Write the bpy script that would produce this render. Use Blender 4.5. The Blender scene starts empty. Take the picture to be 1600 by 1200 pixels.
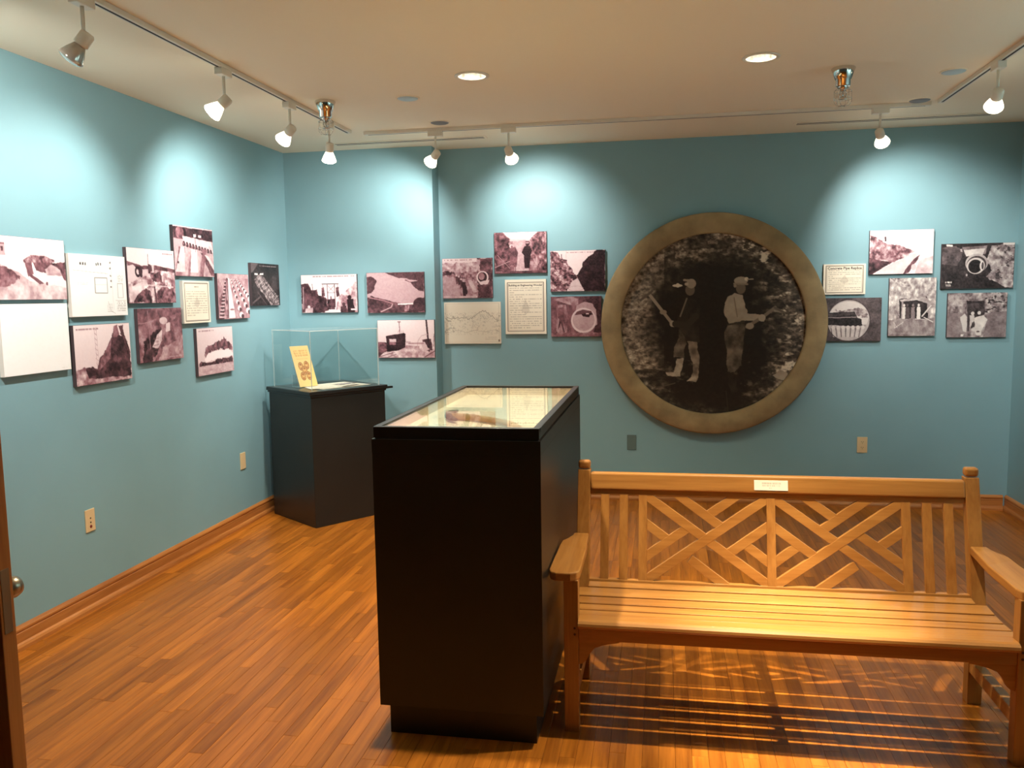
import bpy, bmesh, math, random
import numpy as np
from mathutils import Vector, Matrix

SC = bpy.context.scene
C = SC.collection
R = math.radians
random.seed(7)
RNG = np.random.default_rng(11)

# ------------------------------------------------------------------ camera
F_PX, YAW, PITCH, ROLL, EYE = 1304.1, -0.179943, -0.103911, 0.0157759, 1.60
def cam_axes():
    f = Vector((math.sin(YAW)*math.cos(PITCH), math.cos(YAW)*math.cos(PITCH), math.sin(PITCH)))
    r = Vector((math.cos(YAW), -math.sin(YAW), 0)); d = f.cross(r)
    c, s = math.cos(ROLL), math.sin(ROLL)
    return c*r + s*d, -s*r + c*d, f
AX_R, AX_D, AX_F = cam_axes()
cd = bpy.data.cameras.new('camera'); cam = bpy.data.objects.new('camera', cd); C.objects.link(cam)
cd.sensor_width = 36.0; cd.lens = F_PX/1600*36.0; cd.clip_start = 0.05
m3 = Matrix((AX_R, -AX_D, -AX_F)).transposed()
cam.matrix_world = Matrix.Translation((0, 0, EYE)) @ m3.to_4x4()
SC.camera = cam

# ------------------------------------------------------------------ view + world + light levels
SC.view_settings.view_transform = 'Standard'; SC.view_settings.look = 'None'
SC.view_settings.gamma = 1.0; SC.view_settings.use_curve_mapping = False
SC.view_settings.exposure = 0.06
wd = bpy.data.worlds.new('world'); SC.world = wd; wd.use_nodes = True
wd.node_tree.nodes['Background'].inputs[0].default_value = (0.9, 0.75, 0.55, 1)
wd.node_tree.nodes['Background'].inputs[1].default_value = 0.02
WARM = (1.0, 0.87, 0.63)          # recessed downlights
TRACK = (1.0, 0.96, 0.89)         # halogen track lamps
P_DOWN, P_TRACK = 235.0, 150.0

# ------------------------------------------------------------------ room numbers (metres)
XL, XR, YB, YBL, XJ, YF, HC = -2.955, 2.46, 6.49, 6.31, -1.745, -1.9, 2.756

def ray(px, py):
    return AX_R*((px-800)/F_PX) + AX_D*((py-600)/F_PX) + AX_F
def on(px, py, axis, val):
    v = ray(px, py); o = Vector((0, 0, EYE))
    return o + v*((val-o[axis])/v[axis])
def project(p):
    q = Vector(p)-Vector((0, 0, EYE)); z = q.dot(AX_F)
    return 800+F_PX*q.dot(AX_R)/z, 600+F_PX*q.dot(AX_D)/z, z

# ------------------------------------------------------------------ materials
def lin(c):
    return tuple(((x/255)/12.92 if x/255 <= 0.04045 else ((x/255+0.055)/1.055)**2.4) for x in c)
MATS = {}
def new_mat(name):
    m = bpy.data.materials.new(name); m.use_nodes = True; MATS[name] = m
    nt = m.node_tree; b = nt.nodes['Principled BSDF']
    return m, nt, b
def N(nt, typ, **kw):
    n = nt.nodes.new(typ)
    for k, v in kw.items(): setattr(n, k, v)
    return n
def plain(name, rgb, rough=0.5, metal=0.0, spec=0.5, vary=0.0, vscale=20, bump=0.0, bscale=200, coat=0.0):
    m, nt, b = new_mat(name)
    col = lin(rgb); b.inputs['Base Color'].default_value = (*col, 1)
    b.inputs['Roughness'].default_value = rough; b.inputs['Metallic'].default_value = metal
    b.inputs['Specular IOR Level'].default_value = spec; b.inputs['Coat Weight'].default_value = coat
    tc = N(nt, 'ShaderNodeTexCoord')
    if vary:
        no = N(nt, 'ShaderNodeTexNoise'); no.inputs['Scale'].default_value = vscale; no.inputs['Detail'].default_value = 5
        rp = N(nt, 'ShaderNodeValToRGB')
        rp.color_ramp.elements[0].color = (*[c*(1-vary) for c in col], 1); rp.color_ramp.elements[0].position = .3
        rp.color_ramp.elements[1].color = (*[min(1, c*(1+vary)) for c in col], 1); rp.color_ramp.elements[1].position = .7
        nt.links.new(tc.outputs['Object'], no.inputs['Vector']); nt.links.new(no.outputs['Fac'], rp.inputs[0])
        nt.links.new(rp.outputs[0], b.inputs['Base Color'])
    if bump:
        n2 = N(nt, 'ShaderNodeTexNoise'); n2.inputs['Scale'].default_value = bscale
        bp = N(nt, 'ShaderNodeBump'); bp.inputs['Strength'].default_value = bump; bp.inputs['Distance'].default_value = .002
        nt.links.new(tc.outputs['Object'], n2.inputs['Vector']); nt.links.new(n2.outputs['Fac'], bp.inputs['Height'])
        nt.links.new(bp.outputs[0], b.inputs['Normal'])
    return m
def emit(name, rgb, strength):
    m, nt, b = new_mat(name)
    b.inputs['Base Color'].default_value = (0.8, 0.8, 0.8, 1)
    b.inputs['Emission Color'].default_value = (*rgb, 1); b.inputs['Emission Strength'].default_value = strength
    return m
def wood(name, light, dark, axis, rough=0.35, scale=1.0, island=False, coat=0.0, tone=0.25, gstr=1.0, spec=.5):
    """grain stretched along world axis; each piece gets its own tone and grain offset"""
    m, nt, b = new_mat(name)
    L = nt.links.new
    geo = N(nt, 'ShaderNodeNewGeometry'); oi = N(nt, 'ShaderNodeObjectInfo')
    rnd = geo.outputs['Random Per Island'] if island else oi.outputs['Random']
    off = N(nt, 'ShaderNodeVectorMath', operation='SCALE'); off.inputs[0].default_value = (17.3, 31.7, 11.9)
    L(rnd, off.inputs['Scale'])
    add = N(nt, 'ShaderNodeVectorMath', operation='ADD'); L(geo.outputs['Position'], add.inputs[0]); L(off.outputs[0], add.inputs[1])
    mp = N(nt, 'ShaderNodeMapping'); s = [30*scale]*3; s[axis] = 1.6*scale
    mp.inputs['Scale'].default_value = s; L(add.outputs[0], mp.inputs['Vector'])
    n1 = N(nt, 'ShaderNodeTexNoise'); n1.inputs['Scale'].default_value = 1.0; n1.inputs['Detail'].default_value = 7; n1.inputs['Distortion'].default_value = .7
    L(mp.outputs[0], n1.inputs['Vector'])
    wv = N(nt, 'ShaderNodeTexNoise'); wv.inputs['Scale'].default_value = 5; wv.inputs['Detail'].default_value = 4; L(mp.outputs[0], wv.inputs['Vector'])
    rp = N(nt, 'ShaderNodeValToRGB'); rp.color_ramp.elements[0].color = (*lin(dark), 1); rp.color_ramp.elements[1].color = (*lin(light), 1)
    rp.color_ramp.elements[0].position = .32; rp.color_ramp.elements[1].position = .62
    mx = N(nt, 'ShaderNodeMix', data_type='FLOAT'); mx.inputs[0].default_value = .35*gstr
    L(n1.outputs['Fac'], mx.inputs[2]); L(wv.outputs['Fac'], mx.inputs[3]); L(mx.outputs[0], rp.inputs[0])
    mr = N(nt, 'ShaderNodeMapRange'); mr.inputs['To Min'].default_value = 1-tone; mr.inputs['To Max'].default_value = 1+tone; L(rnd, mr.inputs['Value'])
    hs = N(nt, 'ShaderNodeHueSaturation'); L(mr.outputs[0], hs.inputs['Value']); L(rp.outputs[0], hs.inputs['Color'])
    L(hs.outputs[0], b.inputs['Base Color'])
    b.inputs['Roughness'].default_value = rough; b.inputs['Coat Weight'].default_value = coat; b.inputs['Coat Roughness'].default_value = .12; b.inputs['Specular IOR Level'].default_value = spec
    bp = N(nt, 'ShaderNodeBump'); bp.inputs['Strength'].default_value = .08; bp.inputs['Distance'].default_value = .001
    L(wv.outputs['Fac'], bp.inputs['Height']); L(bp.outputs[0], b.inputs['Normal'])
    return m
def print_mat(name, rough=0.5, spec=.3):
    m, nt, b = new_mat(name)
    a = N(nt, 'ShaderNodeAttribute'); a.attribute_name = 'print'
    nt.links.new(a.outputs['Color'], b.inputs['Base Color']); b.inputs['Roughness'].default_value = rough
    b.inputs['Specular IOR Level'].default_value = spec
    return m
def clear_mat(name, tint, rough=0.0, edge=0.0):
    """thin clear sheet: fresnel reflection over tinted transmission"""
    m, nt, b = new_mat(name); L = nt.links.new
    nt.nodes.remove(b); out = nt.nodes['Material Output']
    t = N(nt, 'ShaderNodeBsdfTransparent'); t.inputs[0].default_value = (*tint, 1)
    g = N(nt, 'ShaderNodeBsdfGlossy'); g.inputs['Roughness'].default_value = rough; g.inputs['Color'].default_value = (1, 1, 1, 1)
    fr = N(nt, 'ShaderNodeFresnel'); ge = N(nt, 'ShaderNodeNewGeometry'); im = N(nt, 'ShaderNodeMapRange')
    im.inputs['To Min'].default_value = 1.45; im.inputs['To Max'].default_value = 1/1.45     # same reflection on both faces of the sheet
    L(ge.outputs['Backfacing'], im.inputs['Value']); L(im.outputs[0], fr.inputs['IOR'])
    mx = N(nt, 'ShaderNodeMixShader'); L(fr.outputs[0], mx.inputs[0]); L(t.outputs[0], mx.inputs[1]); L(g.outputs[0], mx.inputs[2])
    L(mx.outputs[0], out.inputs['Surface'])
    return m

plain('wall_paint', (132, 171, 180), .55, spec=.3, vary=.025, vscale=3, bump=.06, bscale=250)
plain('ceiling_paint', (244, 234, 212), .8, spec=.2, bump=.05, bscale=220)
plain('white_metal', (226, 220, 205), .4)
plain('slot_black', (28, 25, 22), .6)
plain('black_paint', (33, 31, 27), .38, vary=.15, vscale=4)
plain('black_frame', (30, 27, 24), .3)
plain('foam_edge', (70, 55, 58), .7)
plain('foam_white', (225, 215, 205), .7)
plain('concrete', (150, 130, 94), .85, vary=.26, vscale=7, bump=.5, bscale=60)
plain('ivory_plastic', (222, 196, 150), .4)
plain('slate_plastic', (92, 116, 116), .5)
plain('outlet_hole', (70, 52, 30), .6)
plain('red_jack', (120, 30, 18), .5)
plain('chrome', (215, 212, 205), .12, metal=1.0)
plain('blue_cap', (178, 204, 214), .5)
plain('grey_cap', (122, 124, 128), .6)
plain('reflector', (235, 232, 222), .15, metal=.9)
plain('linen_board', (246, 230, 204), .8, vary=.04, vscale=30)
plain('paper_white', (245, 236, 214), .7)
plain('brass_plate', (190, 175, 140), .3, metal=.8)
plain('nickel', (170, 160, 140), .3, metal=.9)
plain('dark_peg', (70, 38, 16), .6)
plain('print_ink', (40, 34, 32), .6)
plain('iron_brown', (96, 66, 40), .6, vary=.25, vscale=30)
plain('ash_handle', (206, 160, 100), .5, vary=.12, vscale=20)
plain('clear_bulb', (190, 185, 175), .08, metal=.6)
emit('lamp_glow', (1.0, .90, .72), 22)
emit('lamp_glow_soft', (1.0, .86, .62), 4)
emit('down_glow', (1.0, .93, .80), 60)
def edge_mat(name):
    m, nt, b = new_mat(name); nt.nodes.remove(b); t = N(nt, 'ShaderNodeBsdfTransparent'); d = N(nt, 'ShaderNodeBsdfTranslucent'); d2 = N(nt, 'ShaderNodeBsdfDiffuse')
    d.inputs[0].default_value = d2.inputs[0].default_value = (.85, .9, .88, 1); t.inputs[0].default_value = (.8, .85, .83, 1)
    a = N(nt, 'ShaderNodeMixShader'); nt.links.new(d.outputs[0], a.inputs[1]); nt.links.new(d2.outputs[0], a.inputs[2])
    x = N(nt, 'ShaderNodeMixShader'); x.inputs[0].default_value = .8; nt.links.new(t.outputs[0], x.inputs[1]); nt.links.new(a.outputs[0], x.inputs[2]); nt.links.new(x.outputs[0], nt.nodes['Material Output'].inputs['Surface'])
edge_mat('acrylic_edge')
print_mat('print_photo', .45); print_mat('print_paper', .7, .2)
clear_mat('acrylic', (.95, .965, .96)); clear_mat('case_glass', (.92, .95, .93))
for ax, nm in enumerate('xyz'):
    wood('bench_wood_'+nm, (176, 121, 60), (148, 94, 41), ax, .30, .8, tone=.06)
wood('door_wood', (178, 112, 56), (140, 80, 34), 2, .35, .6, tone=.02)
wood('base_wood_x', (196, 128, 66), (150, 88, 38), 0, .35, .6, tone=.08)
wood('base_wood_y', (196, 128, 66), (150, 88, 38), 1, .35, .6, tone=.08)
wood('floor_plank', (184, 110, 35), (132, 70, 15), 1, .30, .8, tone=.2, coat=.04, gstr=.9, spec=.36)
wood('floor_plank_far', (184, 110, 35), (132, 70, 15), 1, .30, .8, island=True, tone=.2, coat=.04, gstr=.9, spec=.36)
plain('subfloor', (60, 34, 16), .8)

# ------------------------------------------------------------------ mesh builder
class MB:
    def __init__(s): s.v, s.f, s.sm = [], [], []
    def add(s, vs, fs, smooth=False):
        b = len(s.v); s.v += [tuple(v) for v in vs]; s.f += [tuple(i+b for i in f) for f in fs]; s.sm += [smooth]*len(fs); return s
    def box(s, x0, x1, y0, y1, z0, z1):
        vs = [(x, y, z) for z in (z0, z1) for y in (y0, y1) for x in (x0, x1)]
        return s.add(vs, [(0, 2, 3, 1), (4, 5, 7, 6), (0, 1, 5, 4), (2, 6, 7, 3), (0, 4, 6, 2), (1, 3, 7, 5)])
    def prism(s, pts, d):
        """planar polygon pts (3D) extruded by vector d"""
        n = len(pts); d = Vector(d); a = [Vector(p) for p in pts]; b = [p+d for p in a]
        return s.add(a+b, [tuple(range(n))[::-1], tuple(range(n, 2*n))] + [(i, (i+1) % n, n+(i+1) % n, n+i) for i in range(n)])
    def bar(s, p, q, w, t, up=(0, 0, 1)):
        """rectangular bar from p to q; w across, t along 'up'"""
        p, q = Vector(p), Vector(q); d = (q-p).normalized(); up = Vector(up); a = d.cross(up).normalized()*(w/2); u = a.cross(d).normalized()*(t/2)
        pts = [p-a-u, p+a-u, p+a+u, p-a+u]
        return s.prism(pts, q-p)
    def tube(s, p, q, r0, r1=None, n=16, caps=True):
        r1 = r0 if r1 is None else r1; p, q = Vector(p), Vector(q); d = (q-p).normalized()
        a = d.orthogonal().normalized(); b = d.cross(a); vs = []
        for c, r in ((p, r0), (q, r1)):
            vs += [c+(a*math.cos(2*math.pi*i/n)+b*math.sin(2*math.pi*i/n))*r for i in range(n)]
        s.add(vs, [(i, (i+1) % n, n+(i+1) % n, n+i) for i in range(n)], True)
        if caps: s.add(vs, [tuple(range(n))[::-1], tuple(range(n, 2*n))])
        return s
    def lathe(s, prof, p, d, n=24, smooth=True):
        """prof: (radius, distance along d) pairs from p"""
        p, d = Vector(p), Vector(d).normalized(); a = d.orthogonal().normalized(); b = d.cross(a); vs = []
        for r, h in prof:
            vs += [p+d*h+(a*math.cos(2*math.pi*i/n)+b*math.sin(2*math.pi*i/n))*r for i in range(n)]
        fs = []
        for k in range(len(prof)-1):
            for i in range(n):
                j = (i+1) % n; fs.append((k*n+i, k*n+j, (k+1)*n+j, (k+1)*n+i))
        return s.add(vs, fs, smooth)
    def path(s, pts, r, n=6):
        for a, b in zip(pts[:-1], pts[1:]): s.tube(a, b, r, n=n)
        return s
    def build(s, name, mat, parent=None, org=None, bevel=0.0, seg=2):
        me = bpy.data.meshes.new(name)
        o = org if org is not None else (parent.matrix_local.translation if parent else Vector((0, 0, 0)))
        me.from_pydata([tuple(Vector(v)-Vector(o)) for v in s.v], [], s.f)
        bm = bmesh.new(); bm.from_mesh(me)
        for f, k in zip(bm.faces, s.sm): f.smooth = k
        bmesh.ops.remove_doubles(bm, verts=bm.verts, dist=1e-6)
        if bevel:
            es = [e for e in bm.edges if len(e.link_faces) == 2 and e.calc_face_angle(0) > .6]
            bmesh.ops.bevel(bm, geom=es, offset=bevel, segments=seg, affect='EDGES', profile=.5)
        bmesh.ops.recalc_face_normals(bm, faces=bm.faces)
        bm.to_mesh(me); bm.free(); me.materials.append(MATS[mat])
        ob = bpy.data.objects.new(name, me); C.objects.link(ob)
        if parent: ob.parent = parent
        elif org is not None: ob.location = org
        return ob
def tag(o, label, cat, group=None):
    o['label'] = label; o['category'] = cat
    if group: o['group'] = group
    return o
def struct(o): o['kind'] = 'structure'; return o
def thing(name, label, cat, loc=(0, 0, 0), group=None, rz=0.0):
    o = bpy.data.objects.new(name, None); C.objects.link(o); o.empty_display_size = .05
    o.location = loc; o.rotation_euler = (0, 0, rz); bpy.context.view_layer.update()
    return tag(o, label, cat, group)
O0 = (0, 0, 0)
LOC = lambda o: Vector(o.location)

# ------------------------------------------------------------------ room shell
struct(MB().box(XL-.12, XL, YF, YBL+.3, 0, HC).build('wall_left', 'wall_paint'))
struct(MB().box(XL-.12, XJ, YBL, YB+.12, 0, HC).build('wall_back_alcove', 'wall_paint'))
struct(MB().box(XJ-.02, XR+.12, YB, YB+.12, 0, HC).build('wall_back', 'wall_paint'))
struct(MB().box(XR, XR+.12, YF, YB, 0, HC).build('wall_right', 'wall_paint'))
struct(MB().box(XL-.12, XR+.12, YF-.12, YF, 0, HC).build('wall_front', 'wall_paint'))
struct(MB().box(XL, -2.50, 1.66, 1.78, 0, HC).build('wall_entry', 'wall_paint'))

DOWN = [(-.99, 4.41), (.47, 4.41), (-.99, 2.93), (.47, 3.06)]
def build_ceiling():
    mb = MB(); hw, rr, n = .12, .078, 32
    xs = sorted({XL-.12, XR+.12, *[d[0]-hw for d in DOWN], *[d[0]+hw for d in DOWN]})
    ys = sorted({YF-.12, YB+.12, *[d[1]-hw for d in DOWN], *[d[1]+hw for d in DOWN]})
    for x0, x1 in zip(xs[:-1], xs[1:]):
        for y0, y1 in zip(ys[:-1], ys[1:]):
            hit = [d for d in DOWN if abs((x0+x1)/2-d[0]) < 1e-4 and abs((y0+y1)/2-d[1]) < 1e-4]
            if not hit:
                mb.add([(x0, y0, HC), (x1, y0, HC), (x1, y1, HC), (x0, y1, HC)], [(0, 1, 2, 3)]); continue
            cx, cy = hit[0]; inn, out = [], []
            for i in range(n):
                a = 2*math.pi*(i+.5)/n; c, s = math.cos(a), math.sin(a); k = hw/max(abs(c), abs(s))
                inn.append((cx+rr*c, cy+rr*s, HC)); out.append((cx+k*c, cy+k*s, HC))
            # snap the four nearest outer points to the square's corners
            for sx in (-1, 1):
                for sy in (-1, 1):
                    cpt = (cx+sx*hw, cy+sy*hw, HC)
                    j = min(range(n), key=lambda i: (out[i][0]-cpt[0])**2+(out[i][1]-cpt[1])**2); out[j] = cpt
            mb.add(inn+out, [(i, (i+1) % n, n+(i+1) % n, n+i) for i in range(n)])
    top = HC+.35
    mb.add([(XL-.12, YF-.12, top), (XR+.12, YF-.12, top), (XR+.12, YB+.12, top), (XL-.12, YB+.12, top)], [(0, 1, 2, 3)])
    return struct(mb.build('ceiling', 'ceiling_paint'))
build_ceiling()

# floor: base slab + strip planks running front to back
floor = struct(MB().box(XL-.12, XR+.12, YF-.12, YB+.12, -.06, -.012).build('floor', 'subfloor'))
def plank_mesh(w, l, t=.0115, c=.0009):
    w, l = w/2-.0003, l/2-.0003
    vs = [(-w, -l, -t), (w, -l, -t), (w, l, -t), (-w, l, -t), (-w, -l, -c), (w, -l, -c), (w, l, -c), (-w, l, -c),
          (-w+c, -l+c, 0), (w-c, -l+c, 0), (w-c, l-c, 0), (-w+c, l-c, 0)]
    fs = [(0, 1, 5, 4), (1, 2, 6, 5), (2, 3, 7, 6), (3, 0, 4, 7), (4, 5, 9, 8), (5, 6, 10, 9), (6, 7, 11, 10), (7, 4, 8, 11), (8, 9, 10, 11)]
    return vs, fs
def build_floor():
    PW = .057; planks = []
    x = XL+PW/2-.02; rr = random.Random(3)
    while x < XR+PW/2:
        y = YF - rr.uniform(0, .9)
        while y < YB:
            l = rr.choice([.30, .40, .50, .60, .70, .80, .95, 1.1]); planks.append((x, y+l/2, l)); y += l
        x += PW
    def score(pl):
        x, y, l = pl
        if y < 2.3: return 0
        a, b, c, d = (project((x+dx*PW/2, max(2.3, y+dy*l/2), 0))[:2] for dx, dy in ((-1, -1), (1, -1), (1, 1), (-1, 1)))
        cl = lambda p: (min(max(p[0], 0), 1600), min(max(p[1], 0), 1200))
        a, b, c, d = map(cl, (a, b, c, d))
        if -1.0 < x < -.42 and 2.82 < y-l/2: return 0           # behind or under the tall case
        return abs(sum(p[0]*q[1]-q[0]*p[1] for p, q in ((a, b), (b, c), (c, d), (d, a))))/2
    planks.sort(key=score, reverse=True)
    cache = {}
    for x, y, l in planks[:300]:
        if l not in cache:
            vs, fs = plank_mesh(PW, l); me = bpy.data.meshes.new('plank'); me.from_pydata(vs, [], fs); me.materials.append(MATS['floor_plank']); cache[l] = me
        o = bpy.data.objects.new('plank', cache[l]); o.location = (x, y, 0); o.parent = floor; C.objects.link(o)
    mb = MB()
    for x, y, l in planks[300:]:
        y0, y1 = max(y-l/2, YF-.1), min(y+l/2, YB+.1); vs, fs = plank_mesh(PW, y1-y0)
        mb.add([(a+x, b+(y0+y1)/2, c) for a, b, c in vs], fs)
    me = bpy.data.meshes.new('strip_planks'); me.from_pydata(mb.v, [], mb.f); me.materials.append(MATS['floor_plank_far'])
    o = bpy.data.objects.new('strip_planks', me); C.objects.link(o); o.parent = floor; o['kind'] = 'stuff'
build_floor()

# baseboards with a shoe moulding
def baseboard(name, p, q, nrm, mat):
    """p->q along the wall foot, nrm into the room"""
    p, q, n = Vector(p), Vector(q), Vector(nrm)
    prof = [(0, .012), (.014, .012), (.014, .078), (.011, .082), (.016, .090), (.016, .098), (.012, .104), (.006, .112), (0, .112)]
    b = struct(MB().prism([p+n*a+Vector((0, 0, z)) for a, z in prof], q-p).build(name, mat))
    shoe = [(0, 0), (.026, 0), (.026, .016), (.022, .026), (.0145, .034), (0, .034)]
    MB().prism([p+n*(a)+Vector((0, 0, z)) for a, z in shoe], q-p).build('shoe_moulding', mat, b, org=O0)
baseboard('baseboard_left', (XL, 1.78, 0), (XL, YBL, 0), (1, 0, 0), 'base_wood_y')
baseboard('baseboard_back_alcove', (XL+.03, YBL, 0), (XJ, YBL, 0), (0, -1, 0), 'base_wood_x')
baseboard('baseboard_jog', (XJ, YBL-.026, 0), (XJ, YB, 0), (1, 0, 0), 'base_wood_y')
baseboard('baseboard_back', (XJ+.028, YB, 0), (XR-.028, YB, 0), (0, -1, 0), 'base_wood_x')
baseboard('baseboard_right', (XR, YF, 0), (XR, YB, 0), (-1, 0, 0), 'base_wood_y')

# entry door leaf seen on its latch edge
dx, dy = -1.577, 1.70
door = struct(MB().box(-2.49, dx, dy, dy+.045, .01, 2.10).build('door_1', 'door_wood', bevel=.002))
door['label'] = 'brown wooden entry door leaf with a round knob'
MB().box(dx-.001, dx+.0015, dy+.008, dy+.034, .80, .96).build('latch_plate', 'nickel', door, org=O0)
kn = MB().lathe([(.03, 0), (.03, .006), (.014, .010), (.012, .030), (.024, .040), (.029, .055), (.026, .068), (.012, .075), (0.0005, .076)], (dx-.055, dy+.045, .885), (0, 1, 0)).build('door_knob', 'nickel', door, org=O0)
MB().lathe([(.03, 0), (.03, .006), (.014, .010), (.012, .030), (.024, .040), (.029, .055), (.026, .068), (.012, .075), (0.0005, .076)], (dx-.055, dy, .885), (0, -1, 0)).build('door_knob', 'nickel', door, org=O0)

# ------------------------------------------------------------------ downlights
for i, (x, y) in enumerate(DOWN):
    lab = {2: 'recessed ceiling downlight over the near end of the tall black case', 3: 'recessed ceiling downlight straight above the bench seat', 0: 'lit recessed ceiling downlight above the tall black case', 1: 'lit recessed ceiling downlight in front of the round picture'}[i]
    t = thing('downlight', lab, 'downlight', (x, y, HC), 'recessed ceiling downlights')
    MB().lathe([(.076, 0), (.090, -.001), (.092, .004), (.086, .007), (.072, .006), (.072, -.002), (.076, 0)], (x, y, HC), (0, 0, -1), 32).build('trim_ring', 'white_metal', t, org=LOC(t))
    MB().lathe([(.0735, .002), (.066, -.05), (.05, -.10), (.04, -.118)], (x, y, HC), (0, 0, -1), 32).build('reflector', 'reflector', t, org=LOC(t))
    MB().lathe([(.0001, -.098), (.03, -.10), (.041, -.116)], (x, y, HC), (0, 0, -1), 24).build('lamp', 'down_glow', t, org=LOC(t))
    ld = bpy.data.lights.new('downlight_beam', 'SPOT'); ld.energy = P_DOWN*(1.0, .22, .92, 1.25)[i]; ld.color = WARM; ld.spot_size = R((122, 110, 104, 70)[i]); ld.spot_blend = 1.0; ld.shadow_soft_size = .028
    lo = bpy.data.objects.new('downlight_beam', ld); C.objects.link(lo); lo.parent = t; lo.location = (0, 0, -.012)
    if i == 3:                       # reflector lamp: hot core inside the wide beam
        lc = bpy.data.lights.new('downlight_core', 'SPOT'); lc.energy = P_DOWN*3.0; lc.color = WARM; lc.spot_size = R(26); lc.spot_blend = 1.0; lc.shadow_soft_size = .028
        l2 = bpy.data.objects.new('downlight_core', lc); C.objects.link(l2); l2.parent = t; l2.location = (0, 0, -.012)

# round cover plates, sprinklers, slot diffusers
def cap(px, py, mat, label):
    p = on(px, py, 2, HC); t = thing('ceiling_cover', label, 'cover plate', (p.x, p.y, HC), None)
    MB().lathe([(.0001, .009), (.050, .009), (.058, .006), (.062, 0)], p, (0, 0, -1), 32).build('disc', mat, t, org=LOC(t))
    MB().lathe([(.060, 0), (.061, .005), (.067, .004), (.069, 0)], p, (0, 0, -1), 32).build('rim', 'ceiling_paint', t, org=LOC(t))
cap(637, 153, 'blue_cap', 'pale blue round cover plate on ceiling near the left sprinkler')
cap(687, 191, 'grey_cap', 'dark grey round ceiling cover plate near the alcove slot diffuser')
cap(1490, 111, 'blue_cap', 'blue round ceiling cover plate beside the right hand track')
cap(1437, 156, 'grey_cap', 'grey round ceiling cover plate where the two tracks meet')
def sprinkler(px, py, label):
    p = on(px, py, 2, HC); t = thing('sprinkler', label, 'sprinkler', (p.x, p.y, HC), 'ceiling sprinklers'); D = (0, 0, -1)
    MB().lathe([(.058, 0), (.060, .004), (.040, .058), (.036, .060), (.036, .092), (.030, .095), (.0001, .095)], p, D, 24).build('escutcheon', 'chrome', t, org=LOC(t))
    MB().lathe([(.026, .09), (.026, .104), (.014, .108), (.012, .118), (.0001, .118)], p, D, 12).build('body', 'chrome', t, org=LOC(t))
    q = Vector(p); z = lambda h: q+Vector((0, 0, -h))
    mb = MB()
    for s in (-1, 1): mb.path([z(.112)+Vector((s*.012, 0, 0)), z(.130)+Vector((s*.017, 0, 0)), z(.148)+Vector((s*.010, 0, 0)), z(.155)], .0032)
    mb.tube(z(.118), z(.15), .004, n=8); mb.build('frame_arms', 'chrome', t, org=LOC(t))
    MB().lathe([(.0001, .154), (.022, .156), (.022, .158), (.0001, .159)], p, D, 16).build('deflector', 'chrome', t, org=LOC(t))
    mb = MB()
    ring = lambda r, h, n=16: [z(h)+Vector((r*math.cos(2*math.pi*i/n), r*math.sin(2*math.pi*i/n), 0)) for i in range(n+1)]
    mb.path(ring(.044, .118), .0013, 5); mb.path(ring(.044, .158), .0013, 5)
    for i in range(6):
        a = 2*math.pi*i/6; d = Vector((math.cos(a), math.sin(a), 0)); mb.path([z(.100)+d*.026, z(.118)+d*.044, z(.172)+d*.044, z(.190)+d*.03, z(.192)], .0013, 5)
    mb.build('wire_guard', 'chrome', t, org=LOC(t))
sprinkler(508, 158, 'chrome ceiling sprinkler with wire guard beside the left track')
sprinkler(1318, 106, 'chrome ceiling sprinkler with wire guard beside the lit downlight')
def slot(x0, x1, y, label):
    t = thing('slot_diffuser', label, 'air vent', ((x0+x1)/2, y, HC))
    MB().box(x0, x1, y-.045, y+.045, HC-.005, HC+.0).build('frame', 'ceiling_paint', t, org=LOC(t), bevel=.002)
    for dy_ in (-.018, .018):
        MB().box(x0+.02, x1-.02, y+dy_-.006, y+dy_+.006, HC-.0062, HC-.0045).build('slot', 'slot_black', t, org=LOC(t))
slot(-2.43, -1.26, 6.06, 'linear slot air diffuser in ceiling over the alcove')
slot(.88, 2.15, 6.15, 'linear slot air diffuser in ceiling over the right pictures')

# ------------------------------------------------------------------ light tracks and heads
def track(name, p, q, label, sides=()):
    p, q = Vector(p), Vector(q); t = thing(name, label, 'light track', tuple((p+q)/2))
    up = Vector((0, 0, -.011))
    MB().bar(p+up, q+up, .036, .022).build('rail', 'white_metal', t, org=LOC(t), bevel=.002)
    d = (q-p).normalized(); a = d.cross(Vector((0, 0, 1)))
    for s in sides:
        MB().bar(p+d*.03+a*s*.0184+Vector((0, 0, -.013)), q-d*.03+a*s*.0184+Vector((0, 0, -.013)), .0012, .007).build('conductor_slot', 'slot_black', t, org=LOC(t))
    MB().bar(p+d*.03+Vector((0, 0, -.0225)), q-d*.03+Vector((0, 0, -.0225)), .005 if abs(d.x) > .5 else .011, .0012).build('channel', 'slot_black', t, org=LOC(t))
TZ = HC
track('light_track', (-2.13, 1.9, TZ), (-2.13, 5.60, TZ), 'white ceiling light track running along the left wall')
track('light_track', (-2.05, 5.68, TZ), (1.62, 5.68, TZ), 'white ceiling light track running along the back wall', sides=())
track('light_track', (1.66, 1.9, TZ), (1.66, 5.62, TZ), 'white ceiling light track running towards the right wall')
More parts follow.
